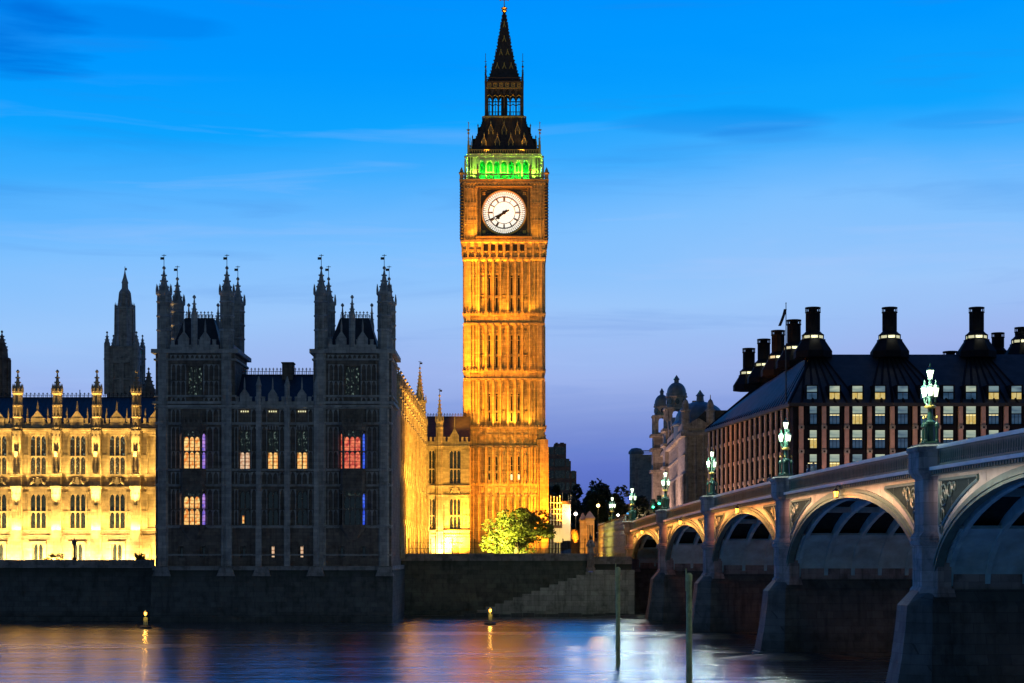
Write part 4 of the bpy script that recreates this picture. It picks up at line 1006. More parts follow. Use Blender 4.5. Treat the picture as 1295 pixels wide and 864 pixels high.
# spire and finial
mb = MB(T0); sp_ = [(2.75, zr(105)), (2.5, zr(102)), (1.98, zr(90)), (1.35, zr(70)), (.85, zr(48)), (.45, zr(30)), (.2, zr(16))]; sq(mb, sp_)
for k in range(4):
    m = MB(side(k, 0))
    for (ra, za), (rb, zb2) in zip(sp_, sp_[1:]):
        for x in (-.66, -.33, 0, .33, .66): m.tube([(x * ra, -ra, za), (x * rb, -rb, zb2)], .035, 4)
        L = max(1, int((zb2 - za) / .55))
        for i in range(L):
            r = ra + (rb - ra) * i / L; m.cbox(-r - .06, -r - .06, za + (zb2 - za) * i / L, .18, .18, .2)
    add(mb, m)
spi = mb.build('spire', M['iron'], tower)
mb = MB()
for k in range(4):
    m = MB(side(k, 0))
    for py, xs_ in ((89, (-1.15, 0, 1.15)), (71, (-.55, .55)), (53, (0,)), (34, (0,))):
        z = zr(py)
        for (ra, za), (rb, zb2) in zip(sp_, sp_[1:]):
            if za <= z <= zb2: r = ra + (rb - ra) * (z - za) / (zb2 - za)
        for x in xs_:
            q = .30 if py > 40 else .2
            for s in (-1, 1): m.tube([(x + s * q, -r - .1, z - .25), (x, -r - .02, z + .5)], .075, 4)
            m.cbox(x, -r - .05, z + .62, .14, .12, .3)
    add(mb, m)
mb.build('spire_gilding', M['gilt'], spi); mb = MB()
mb.lathe(TX, TY, [(.2, zr(16)), (.5, zr(14)), (.35, zr(12.5)), (.58, zr(10.5)), (.2, zr(9)), (.09, zr(8)), (.07, zr(-2)), (.05, zr(-14))], 8)
mb.v += []; c = MB(T0); c.cbox(0, 0, zr(0), 1.3, .1, .12); c.cbox(-.65, 0, zr(0), .2, .12, .3); c.cbox(.65, 0, zr(0), .2, .12, .3); c.cbox(0, 0, zr(-8), .8, .1, .12); add(mb, c)
mb.build('finial', M['gilt'], spi)
# floodlighting of the tower: batteries of floods close to its foot, others on the ledges
for x, y, z, tx, tz, pw, ang in ((-9.5, 290.0, 8, -1.0, 17, 105000, 88), (10, 292, 8, 1.5, 17, 75000, 88), (0, 280, 8, 0, 18, 14000, 60), (-10, 293.2, 27.3, -1, 36, 30000, 75), (-10, 293.5, 27.3, -1, 49, 150000, 36), (-10, 293.2, 27.3, -2, 63, 420000, 17), (9, 286, 8, 2, 36, 90000, 32), (10, 282, 8, 2, 50, 170000, 22), (11, 274, 8, 4, 61, 80000, 15), (-2, 284, 8, 0, 44, 70000, 30)):
    spot((TX + x, y, z), (TX + tx, YT, tz), pw * 1.1, (1, .30, .010), ang, .9, .4)
for x, pw in ((-4.2, 500), (-1.4, 1000), (1.2, 2300), (4.0, 900)):
    spot((TX + x, YT - 1.5, zt(540)), (TX + x, YT - .1, zt(505)), pw * 1.4, (1, .42, .03), 110, 1, .2)
for x in (-4.5, 0, 4.5): spot((TX + x, YT - 1.3, zt(397)), (TX + x, YT - .1, zt(362)), 800, (1, .42, .03), 110, 1, .2)
for x in (-5.3, 5.3): spot((TX + x, YT - 2.0, zt(304)), (TX + x, YT - .6, zt(275)), 900 if x < 0 else 420, (1, .40, .025), 100, 1, .2)
# belfry green
for k in range(4):
    for x in (-3.6, -1.2, 1.2, 3.6):
        p = side(k, HBf) @ Vector((x, .95, zb + .5)); point(p, 360, (.0, 1.0, .12), .15)
    for x in (-5, -2.5, 0, 2.5, 5):
        p = side(k, HC) @ Vector((x, .55, zb + .4)); q = side(k, HBf) @ Vector((x, 0, zc - .6)); spot(p, q, 1000, (.40, 1.0, .05), 130, 1, .1)
    p = side(k, HC) @ Vector((0, -6, zt(196))); q = side(k, 3) @ Vector((0, 0, zt(120)))
    if k == 0: 
        for x in (-3, 3): spot(side(k, 6.3) @ Vector((x, -.2, zt(194))), side(k, 3) @ Vector((x * .5, 0, zt(112))), 1500, (1, .60, .12), 70, 1, .2)
# ================================================================ the road bridge
BA = math.degrees(math.atan2(-1, .055)); LB = math.hypot(1, .055)
fb = frame(27.69 - .055 * 230, 230, BA)
ST = [0, 30.05, 61.1, 94.4, 132.2, 168.5]
Zp = lambda s: 13.2 - 1.7 * ((s - 125) / 125) ** 2
bridge = thing('road_bridge', 'green painted iron arch bridge on granite piers with lamps, crossing the river at right', 'bridge', tuple(fb @ Vector((80, 13, 0))))
def seg(mb, s0, s1, y0, y1, d0, d1, n=10):
    """long box that follows the camber of the parapet"""
    L = [s0 + (s1 - s0) * i / n for i in range(n + 1)]
    mb.rings([[(s, y0, Zp(s) + d0), (s, y1, Zp(s) + d0), (s, y1, Zp(s) + d1), (s, y0, Zp(s) + d1)] for s in L])
BW = 26.0; SPR = 5.75
def ell(c, A, H, t, off=0):
    x, z = c - A * math.cos(t), SPR + H * math.sin(t); nx, nz = -math.cos(t) / A, math.sin(t) / H; l = math.hypot(nx, nz) or 1
    return x + off * nx / l, z + off * nz / l
NT = 48
for i in range(5):
    a, b = ST[i] + 1.35, ST[i + 1] - 1.35; c = (a + b) / 2; A = (b - a) / 2; H = Zp(c) - 2.15 - SPR
    ts = [PI * k / NT for k in range(NT + 1)]
    # spandrel wall
    mb = MB(fb); prev = None
    for t in ts:
        x, z = ell(c, A, H, t, .25); x = max(a, min(b, x)); cur = (x, max(z, SPR)); 
        if prev and cur[0] > prev[0] + 1e-4:
            (xa, za), (xb, zb_) = prev, cur; ta, tb = Zp(xa) - 1.5, Zp(xb) - 1.5
            mb.face([(xa, 0, za), (xb, 0, zb_), (xb, 0, tb), (xa, 0, ta)]); mb.face([(xa, .4, za), (xa, .4, ta), (xb, .4, tb), (xb, .4, zb_)])
        prev = cur
    for k in range(1, 12):   # plate joints
        s = a + (b - a) * k / 12; j = (s - c) / A; zz = SPR + (H + .5) * math.sqrt(max(0, 1 - j * j)) + .3
        if Zp(s) - 1.5 > zz: mb.box(s - .015, s + .015, -.012, .01, zz, Zp(s) - 1.5)
    sp_o = mb.build('spandrel', M['paint_pale'], bridge)
    # moulded arch ring
    mb = MB(fb)
    for o0, o1, y0 in ((0, .16, -.16), (.18, .34, -.22), (.36, .55, -.12)):
        mb.rings([[(*[ell(c, A, H, t, o)[q] for q in (0,)], y, ell(c, A, H, t, o)[1]) for o, y in ((o0, y0), (o1, y0), (o1, .3), (o0, .3))] for t in ts])
    mb.build('arch_ring', M['paint'], bridge)
    # traceried triangular panels beside the piers
    for side_ in (-1, 1):
        e = a + .75 if side_ < 0 else b - .75; pts = []
        for t in ts:
            x, z = ell(c, A, H, t, 1.05)
            if (side_ < 0 and x >= e and t < PI / 2) or (side_ > 0 and x <= e and t > PI / 2):
                if z < Zp(x) - 1.95 and z > SPR + .6: pts.append((x, z))
        if len(pts) < 4: continue
        if side_ > 0: pts = pts[::-1]
        poly = [(e, pts[0][1])] + pts + [(pts[-1][0], Zp(pts[-1][0]) - 1.85), (e, Zp(e) - 1.85)]
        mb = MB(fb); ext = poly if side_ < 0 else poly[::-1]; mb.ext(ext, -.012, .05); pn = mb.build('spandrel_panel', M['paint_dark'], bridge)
        mb = MB(fb); lp = poly + [poly[0]]
        for p_, q_ in zip(lp, lp[1:]): mb.tube([(p_[0], -.03, p_[1]), (q_[0], -.03, q_[1])], .09, 5)
        def ringt(cx, cz, r):
            mb.tube([(cx + r * math.cos(2 * PI * k / 14), -.06, cz + r * math.sin(2 * PI * k / 14)) for k in range(15)], .05, 4)
        ee = -side_; zt_ = Zp(e) - 1.85; ringt(e + ee * .75, zt_ - .8, .55); ringt(e + ee * .75, zt_ - .8, .25); ringt(e + ee * 1.85, zt_ - .55, .36); ringt(e + ee * .5, zt_ - 1.85, .36); ringt(e + ee * .34, zt_ - 2.6, .22); ringt(e + ee * 2.6, zt_ - .4, .2)
        for q in (.15, .4): mb.tube([(e + ee * q, -.05, zt_), (e + ee * q, -.05, max(pts[0][1], zt_ - 3.4 + q))], .035, 4)
        mb.build('panel_tracery', M['paint'], pn)
    # ribs, springing plates, deck soffit
    for j in range(13):
        y = .75 + j * 2.0; mb = MB(fb)
        mb.rings([[(ell(c, A, H, t, o)[0], yy, ell(c, A, H, t, o)[1]) for o, yy in ((.02, y - .14), (.6, y - .14), (.6, y + .14), (.02, y + .14))] for t in ts[::2]])
        mb.build('arch_rib', M['paint_soffit'], bridge)
    mb = MB(fb)
    for lo, hi in ((0, 9), (NT - 9, NT)):
        mb.rings([[(ell(c, A, H, t, o)[0], yy, ell(c, A, H, t, o)[1]) for o, yy in ((.12, .42), (.3, .42), (.3, BW), (.12, BW))] for t in ts[lo:hi + 1]])
    for q in (.32, .42, .5, .58, .68):
        t = PI * q; mb.rings([[(ell(c, A, H, t, o)[0] + dx, yy, ell(c, A, H, t, o)[1]) for o, dx in ((.1, -.12), (.5, -.12), (.5, .12), (.1, .12))] for yy in (.45, BW)])
    mb.build('springing_plate', M['paint_soffit'], bridge)
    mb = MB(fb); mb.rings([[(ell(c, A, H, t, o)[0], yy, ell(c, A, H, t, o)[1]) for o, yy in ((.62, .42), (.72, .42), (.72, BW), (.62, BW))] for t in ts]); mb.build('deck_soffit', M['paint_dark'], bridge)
    # cornice, parapet, handrail
    s0, s1 = ST[i] + 1.3, ST[i + 1] - 1.3
    mb = MB(fb); seg(mb, s0, s1, -.42, .3, -1.32, -1.14); mb.build('cornice_ledge', M['paint_lit'], bridge); mb = MB(fb); seg(mb, s0, s1, -.22, .3, -1.5, -1.32); seg(mb, s0, s1, -.30, -.16, -1.62, -1.58)
    n = int((s1 - s0) / .42)
    for k in range(n): s = s0 + (s1 - s0) * (k + .5) / n; mb.cbox(s, -.2, Zp(s) - 1.44, .18, .28, .2)
    mb.build('cornice', M['paint'], bridge)
    mb = MB(fb); seg(mb, s0, s1, -.05, .2, -1.14, -.96); seg(mb, s0, s1, -.05, .2, -.3, -.2)
    n = int((s1 - s0) / .36)
    for k in range(n):
        s = s0 + (s1 - s0) * (k + .5) / n; d = (s1 - s0) / n; z = Zp(s)
        mb.cbox(s - d / 2, .075, z - .63, .11, .16, .68)
        for sg in (-1, 1): mb.ext([(s + sg * d * .38, z - .29), (s + sg * d * .38, z - .5), (s + sg * d * .16, z - .36), (s, z - .29)][::(1 if sg > 0 else -1)], .0, .14)
        mb.cbox(s, .075, z - .8, d * .5, .1, .05); mb.cbox(s, .075, z - .88, .08, .1, .16)
    pp = mb.build('parapet', M['paint'], bridge)
    mb = MB(fb); seg(mb, s0, s1, -.16, .32, -.2, -.08); seg(mb, s0, s1, -.11, .27, -.08, 0); mb.build('handrail', M['paint_lit'], pp)
    mb = MB(fb); seg(mb, s0 - 1.4, s1 + 1.4, BW - .3, BW, -1.3, 0); mb.build('far_parapet', M['paint'], bridge)
mb = MB(fb); seg(mb, -1.2, 170, .31, BW - .31, -1.5, -1.1, 30); seg(mb, -1.2, 170, 4.6, BW - 4.6, -1.1, -1.096, 30); mb.build('deck', M['asphalt'], bridge)
mb = MB(fb); seg(mb, -1.2, 170, .31, 4.5, -1.1, -.97, 30); seg(mb, -1.2, 170, BW - 4.5, BW - .31, -1.1, -.97, 30); mb.build('footway', M['paving'], bridge)
for i, s in enumerate(ST):
    zt_ = Zp(s)
    mb = MB(fb)
    def oct_(e): return [(s - 1.6 - e, .6 + e), (s - 1.6 - e, .0 - e * .3), (s - .85 - e * .5, -.55 - e), (s + .85 + e * .5, -.55 - e), (s + 1.6 + e, .0 - e * .3), (s + 1.6 + e, .6 + e)]
    mb.rings([[(x, y, z) for x, y in oct_(e)] for e, z in ((.3, 5.2), (.22, 5.6), (.1, 5.75), (.1, 7.9), (.2, 7.95), (.25, 8.1), (.2, 8.2), (.25, 8.3), (.14, 8.5), (0, 8.65), (0, zt_ - 1.75), (.1, zt_ - 1.6), (.25, zt_ - 1.45), (.3, zt_ - 1.3), (.3, zt_ - .35), (.4, zt_ - .25), (.4, zt_ - .05), (.2, zt_ + .05), (.2, zt_ + .1))])
    mb.M = fb; mb.box(s - 1.36, s + 1.36, .9, BW, SPR - .3, zt_ - 1.5)
    pr = mb.build('pier', M['granite'], bridge)
    mb = MB(fb); pl = lambda f, g: [(s - 2.0 * f, BW), (s - 2.0 * f, -.35 * g), (s - 1.0 * f, -1.3 * g), (s + 1.0 * f, -1.3 * g), (s + 2.0 * f, -.35 * g), (s + 2.0 * f, BW)]
    mb.rings([[(x, y, z) for x, y in pl(f, g)] for f, g, z in ((1.36, 1.72, -1), (1.36, 1.72, .25), (1.22, 1.6, .32), (1.1, 1.36, 2.0), (1.04, 1.2, 3.6), (1.0, 1.12, 4.75), (.76, .55, SPR - .15))])
    mb.build('pier_base', M['pier_stone'], pr)
# amber floodlights slung under the cornice wash the spandrels
for i, (pw, colr) in enumerate(((3000, SOD), (3400, SOD), (3000, SOD), (2100, (1, .42, .20)), (750, (1, .66, .50)))):
    c = (ST[i] + ST[i + 1]) / 2; L = ST[i + 1] - ST[i] - 4
    p_ = fb @ Vector((c, -1.5, Zp(c) - 1.75)); q_ = fb @ Vector((c, 0, Zp(c) - 2.6)); strip(p_, q_, pw * .42, colr, L, .15, R(BA), 95)

# ---- triple lantern lamp standards
def lantern(mb_frame, mb_glass, cx, cy, z, r, h):
    mb_glass.lathe(cx, cy, [(r * .55, z), (r, z + h * .55), (r * .95, z + h * .6)], 6)
    mb_frame.lathe(cx, cy, [(r * .3, z - h * .12), (r * .62, z - .02), (r * .62, z + .01)], 6)
    mb_frame.lathe(cx, cy, [(r * 1.15, z + h * .6), (r * .9, z + h * .72), (r * .35, z + h * .82), (r * .3, z + h * .92), (.02, z + h * 1.15)], 6)
    for k in range(6):
        a = PI / 6 + PI / 3 * k; mb_frame.tube([(cx + r * .57 * math.cos(a), cy + r * .57 * math.sin(a), z), (cx + r * 1.02 * math.cos(a), cy + r * 1.02 * math.sin(a), z + h * .58)], .016, 4)
lamp = thing('bridge_lamp', 'largest triple lantern lamp, green, on the nearest bridge pier', 'street lamp', (0, 0, 0), 'triple lantern lamps along the bridge')
mb = MB(); mb.lathe(0, 0, [(.62, 0), (.62, .12), (.34, .2), (.3, .3), (.26, 1.15), (.34, 1.2), (.34, 1.32), (.17, 1.45), (.14, 2.1)], 8); 
for k in range(4):
    a = PI / 4 + k * PI / 2; x, y = .45 * math.cos(a), .45 * math.sin(a); mb.lathe(x, y, [(.13, .1), (.13, .25), (.09, .3), (.09, 1.0), (.14, 1.05), (.12, 1.2), (.05, 1.3), (.02, 1.5)], 8)
mb.build('post', M['lamp_green'], lamp)
mb = MB(); mb.lathe(0, 0, [(.16, 2.08), (.34, 2.15), (.34, 2.24), (.16, 2.3)], 10); mb.build('gilt_collar', M['gilt'], lamp)
for k in range(4):
    a = PI / 4 + k * PI / 2; mb = MB(); mb.lathe(.45 * math.cos(a), .45 * math.sin(a), [(.02, 1.48), (.07, 1.56), (.02, 1.68)], 6); mb.build('gilt_finial', M['gilt'], lamp)
mb = MB(); mb.lathe(0, 0, [(.12, 2.28), (.09, 3.75), (.16, 3.8), (.1, 3.86)], 8)
LP = [(math.cos(a) * .37, math.sin(a) * .37) for a in (R(20), R(140), R(260))]
for x, y in LP: mb.tube([(0, 0, 2.35), (x * .5, y * .5, 2.3), (x * .95, y * .95, 2.5), (x, y, 2.72)], [.07, .06, .05, .05], 6); mb.tube([(0, 0, 2.85), (x * .45, y * .45, 2.75), (x * .7, y * .7, 2.5)], .035, 5)
mb.build('bracket', M['lamp_green'], lamp)
for x, y, z, r, h in [(x, y, 2.78, .19, .85) for x, y in LP] + [(0, 0, 3.84, .21, .75)]:
    f_, g_2 = MB(), MB(); lantern(f_, g_2, x, y, z, r, h); o_ = f_.build('lantern', M['lamp_green'], lamp); g_2.build('glass', M['lamp_glow'], o_)
LAMPS = [(ST[4], 'largest triple lantern lamp, on the nearest bridge pier before the pink pilasters'),
         (ST[3], 'triple lantern lamp on the pier in front of the office block corner'),
         (ST[2], 'lit triple lantern lamp on the pier before the receding side of the office block'),
         (ST[1], 'lit triple lantern lamp on the pier beside the green traffic signals'),
         (ST[0], 'lit triple lantern lamp on the last pier where the bridge meets the scaffolding'),
         (-26.0, 'farthest triple lantern lamp, standing above the scaffolding past the bridge end')]
for i, (s, lab) in enumerate(LAMPS):
    p_ = fb @ Vector((s, .06 if s >= 0 else .4, Zp(s) + .1 if s >= 0 else 11.3))
    if i == 0: lamp.scale = (.93,) * 3; lamp.location = p_; lamp['label'] = lab
    else: o_ = dup(lamp, p_, R(25 * i), lab)
    point(p_ + Vector((0, 0, 3.75 if True else 0)), 600 if i < 5 else 200, LANT, .35); point(p_ + Vector((-.85, -.4, 3.0)), 650 if i < 5 else 200, LANT, .3)
# hanging amber navigation lanterns at the arch crowns
nav = thing('hanging_lantern', 'small amber lantern', 'lantern', (0, 0, 0), 'amber lanterns hung under the bridge parapet')
mb = MB(); mb.tube([(0, .55, .75), (0, .1, .85), (0, 0, .6)], .05, 5); mb.lathe(0, 0, [(.05, .62), (.32, .42), (.34, .36)], 8); mb.lathe(0, 0, [(.2, -.2), (.2, -.12)], 8)
for k in range(6): a = k * PI / 3; mb.tube([(.28 * math.cos(a), .28 * math.sin(a), .38), (.18 * math.cos(a), .18 * math.sin(a), -.15)], .02, 4)
mb.build('lantern_cage', M['black'], nav); mb = MB(); mb.lathe(0, 0, [(.14, -.12), (.22, .3), (.2, .36)], 8); mb.build('glass', M['sodium_glow'], nav)
for i, lab in enumerate(('amber lantern hung at the crown of the farthest arch', 'amber lantern hung under the parapet over the second arch from the far bank', 'amber lantern hung under the parapet over the third arch from the far bank', 'amber lantern hung over the widest visible arch, the largest of its kind')):
    c = (ST[i] + ST[i + 1]) / 2; p_ = fb @ Vector((c, -.62, Zp(c) - 2.0))
    if i == 0: nav.scale = (.75,) * 3; nav.location = p_; nav.rotation_euler = (0, 0, R(BA)); nav['label'] = lab
    else: dup(nav, p_, R(BA), lab)
    point(p_ + Vector((-.25, -.1, -.15)), 60, SOD, .1)
# road beyond the bridge, slope down to the west
mb = MB(fb); mb.rings([[(s, y, z) for y, z in ((.35, 5), (BW - .35, 5), (BW - .35, zz), (.35, zz))] for s, zz in ((-1.3, Zp(0) - 1.1), (-60, 9.0), (-140, 7.3))]); struct('approach_road', mb, M['asphalt'])

# ================================================================ bronze and stone office block across the road
YO = 270.0; zo = lambda py: wz(py, YO); XO = wx(1003, YO); fo = frame(XO, YO)
off = thing('office_block', 'dark bronze office block with pink stone pilasters, lit windows and tall round chimneys', 'building', (XO, YO, 6.9))
SL = math.degrees(math.atan2(-1, .1076)); XS, YS = XO - .1076 * 57, 327.0; fs = frame(XS, YS, SL); LS = 57 * math.hypot(1, .1076)
EZ = zo(510)
floors = [(zo(537), zo(513)), (zo(567.5), zo(543.5)), (zo(598), zo(574)), (zo(628), zo(604)), (zo(658.5), zo(634.5))]
NB = 11; bx = [2.8 + 3.35 * k for k in range(NB)]; LO = bx[-1] + 2.2
sb = [1.8 + 3.42 * k for k in range(16)]
mb = MB(fo); openwall(mb, 0, LO, 6.9, EZ, [(x - .78, x + .78, a, b) for x in bx for a, b in floors], .4, 14)
m = MB(fs); openwall(m, 0, LS, 6.9, EZ, [(x - .8, x + .8, a, b) for x in sb for a, b in floors], .4, 14); add(mb, m)
mb.build('wall', M['bronze'], off)
def shelfmat(name, c1, c2, s):
    m, t, b = mat(name); b.inputs['Base Color'].default_value = (.05, .06, .06, 1); b.inputs['Roughness'].default_value = .2
    c = t.nodes.new('ShaderNodeTexCoord'); mp_ = N(t, 'ShaderNodeMapping', Scale=(.5, .5, 1.4)); t.links.new(c.outputs['Object'], mp_.inputs[0])
    n = N(t, 'ShaderNodeTexNoise', Scale=.9, Detail=1.0); t.links.new(mp_.outputs[0], n.inputs[0])
    t.links.new(RAMP(t, n.outputs[0], [(.35, c1), (.65, c2)]), b.inputs['Emission Color']); b.inputs['Emission Strength'].default_value = s; return m
M['shelf'] = shelfmat('light_shelf_glow', (.30, .42, .38), (.74, .84, .62), .6)
M['shelf_dim'] = shelfmat('light_shelf_dim', (.06, .12, .2), (.28, .42, .45), .6)
M['off_blue'] = shelfmat('office_window_dark', (.012, .04, .09), (.04, .09, .17), .75)  # unlit pane, a faint blue glow put into the glass
M['off_lit'] = glowpane('office_window_lit', (.95, .62, .12), (1, .82, .34), .62, 2.5, False)
M['off_sky'] = shelfmat('office_window_sky', (.03, .06, .11), (.06, .12, .24), .55)  # sky reflection painted into the pane as a faint glow
def owin(kind):
    def mk():
        mb = MB(); h = floors[0][1] - floors[0][0]; w = 1.56; hb = h * .56
        for x0_, x1_ in ((-w / 2, -w / 2 + .07), (w / 2 - .07, w / 2), (-.29, -.25), (.25, .29)): mb.box(x0_, x1_, .14, .24, 0, h if abs(x0_) > .5 else hb)
        mb.box(-w / 2, w / 2, .0, .26, hb - .05, hb + .08); mb.box(-w / 2, w / 2, .12, .26, 0, .1); mb.box(-w / 2, w / 2, .12, .26, h - .07, h)
        subs = []
        up, lo = {'a': ('shelf', 'off_blue'), 'b': ('shelf', 'off_lit'), 'c': ('shelf_dim', 'off_blue'), 'd': ('off_sky', 'off_sky'), 'e': ('off_blue', 'off_lit'), 'f': ('glass', 'glass')}[kind]
        for z0_, z1_, mm in ((0, hb, lo), (hb, h, up)): p = MB(); p.box(-w / 2, w / 2, .27, .3, z0_, z1_); subs.append(('pane', p.mesh('pane', M[mm])))
        p = MB(); p.box(-w / 2 + .1, w / 2 - .1, .24, .26, hb - .2, hb - .1)
        if kind in 'ab': subs.append(('lit_strip', p.mesh('lit_strip', M['lit_white'])))
        return ('window', mb.mesh('window', M['bronze']), subs)
    return mk
rnd = random.Random(11)
pat = ['cabacaabaca', 'baaacbaaaba', 'abcaaaaabaa', 'aaabacaaaba', 'abacaabaaca']
for k, x in enumerate(bx):
    for j, (a, b) in enumerate(floors): kd = pat[j][k]; inst('ow' + kd, owin(kd), off, fo, x, 0, a)
for k, x in enumerate(sb):
    for j, (a, b) in enumerate(floors):
        if j == 4 and k > 12: continue
        kd = 'd' if j == 0 else rnd.choice('ffdfcea' if j < 3 else 'ffdea'); inst('ow' + kd, owin(kd), off, fs, x, 0, a)
def pil(fr_, x, w, mm, boss=True):
    dp = 1.0 if boss else .38; mb = MB(fr_); mb.pyr(x, -.1, w * 1.15, dp, w, dp * .8, 6.9, EZ - .5); p_ = mb.build('pilaster', mm, off)
    mb = MB(fr_)
    for j in range(5): mb.cbox(x, -.48 * dp, floors[j][0] - .45, w * 1.25, .5, .55)
    bo = mb.build('bearing_block', M['pale_stone'] if boss else M['tan_stone'], p_)
for x in [b - 1.66 for b in bx] + [bx[-1] + 1.68]:
    pil(fo, x, .62, M['pink_stone'])
    mb = MB(fo)
    for j in range(5): mb.rings([[(x + .16 * math.cos(2 * PI * q / 10), y, floors[j][0] - .45 + .16 * math.sin(2 * PI * q / 10)) for q in range(10)] for y in (-.74, -.6)])
    mb.lathe(x, -.25, [(.1, EZ - .5), (.36, EZ - .3), (.36, EZ - .05)], 8); mb.build('bearing_pin', M['black'], off)
for x in [b - 1.71 for b in sb] + [sb[-1] + 1.7]: pil(fs, x, .6, M['tan_stone'], False)
mb = MB(fo)
for x in bx:
    for s in (-1.02, 1.02): mb.box(x + s - .1, x + s + .1, -.18, .02, 6.9, EZ)
    for a, b in floors: mb.box(x - .9, x + .9, -.1, .02, a - .75, a - .12)
m = MB(fs)
for x in sb:
    for s in (-1.0, 1.0): m.box(x + s - .06, x + s + .06, -.1, .02, 6.9, EZ)
    for a, b in floors: m.box(x - .9, x + .9, -.12, .02, a - .7, a - .12)
add(mb, m); mb.build('cladding', M['bronze'], off)
RZ = 38.0
mb = MB()
A0 = fs @ Vector((-1, -.7, EZ)); A1 = fs @ Vector((LS, -.7, EZ)); A2 = fo @ Vector((LO + .5, -.7, EZ)); C1 = Vector((XO - .7, YO - .5, EZ))
B0 = fs @ Vector((-1, 9.5, RZ)); B1 = Vector((wx(1028, 281), 281, RZ)); B2 = fo @ Vector((LO + .5, 11, RZ))
C1 = Vector((A1.x, A2.y, EZ)); 
for q in ((A0, C1, B1, B0), (C1, A2, B2, B1)): mb.face([tuple(v) for v in q])
D0, D1, D2 = [v + Vector((0, 0, -9)) for v in (B0 + Vector((14, 0, 0)), B1 + Vector((14, 14, 0)), B2 + Vector((0, 14, 0)))]
for q in ((B0, B1, D1, D0), (B1, B2, D2, D1)): mb.face([tuple(v) for v in q])
lo_ = [v + Vector((0, 0, -.45)) for v in (A0, C1, A2)]
for p_, q_, a_, b_ in ((A0, C1, lo_[0], lo_[1]), (C1, A2, lo_[1], lo_[2])): mb.face([tuple(a_), tuple(b_), tuple(q_), tuple(p_)])
mb.face([tuple(v) for v in (lo_[0], fs @ Vector((-1, 3, EZ - .45)), fs @ Vector((LS, 3, EZ - .45)), lo_[1])]); mb.face([tuple(v) for v in (lo_[1], fo @ Vector((0, 3, EZ - .45)), fo @ Vector((LO, 3, EZ - .45)), lo_[2])])
roof = mb.build('roof', M['bronze_roof'], off)
# fanned roof ribs gathering to the chimneys
chim = [(wx(1028, 281), 281), (wx(1125, 281), 281), (wx(1235, 281), 281), (wx(1340, 281), 281), (wx(1004, 296), 296), (wx(984, 310), 310), (wx(966, 322.5), 322.5), (wx(947, 337), 337)]
mb = MB()
for k in range(NB * 2 + 1):
    x = bx[0] - 1.66 + 3.35 / 2 * k; p0 = fo @ Vector((x, -.66, EZ + .03)); cx = min(chim[:4], key=lambda c: abs(c[0] - p0.x))[0]; p1 = Vector((cx + (p0.x - cx) * .28, 281 - .15, RZ + .03)); mb.tube([tuple(p0), tuple(p1)], [.2, .13], 4)
for k in range(33):
    x = .1 + 1.71 * k; p0 = fs @ Vector((x, -.66, EZ + .03)); p1 = fs @ Vector((x, 9.3, RZ + .0)); f_ = min(1, (A1.y - p0.y) / (A1.y - A0.y)) if False else 0
    tt_ = (x + 1) / (LS + 1); r1 = B0.lerp(B1, tt_); mb.tube([tuple(p0), (r1.x - .1, r1.y, r1.z + .02)], [.2, .13], 4)
mb.tube([tuple(C1), tuple(B1)], .25, 5); mb.build('roof_ribs', M['bronze'], roof)
# dormer windows in the front roof
for k, x in enumerate(bx):
    f2 = fo @ Matrix.Translation((0, .35, 0)); z0 = zo(507.5)
    mb = MB(f2); mb.rings([[(x - .95, y0, z) for y0, z in ((-.15, z0 - .1), (-.15, z0 + 2.45), (3.4, z0 + 2.45), (1.0, z0 - .1))], [(x + .95, y0, z) for y0, z in ((-.15, z0 - .1), (-.15, z0 + 2.45), (3.4, z0 + 2.45), (1.0, z0 - .1))]][::-1])
    mb.box(x - .8, x + .8, -.25, -.14, z0 + 1.25, z0 + 1.42); mb.box(x - .03, x + .03, -.22, -.14, z0, z0 + 1.3); d_ = mb.build('dormer', M['bronze'], off)
    lit = 'caabcccacba'[k]
    for za, zb_, mm in ((z0, z0 + 1.25, 'off_lit' if lit == 'b' or k in (1, 2, 8) else 'off_blue'), (z0 + 1.42, z0 + 2.25, 'shelf' if lit == 'a' else 'shelf_dim')):
        p = MB(f2); p.box(x - .72, x + .72, -.19, -.152, za, zb_); p.build('pane', M[mm], d_)
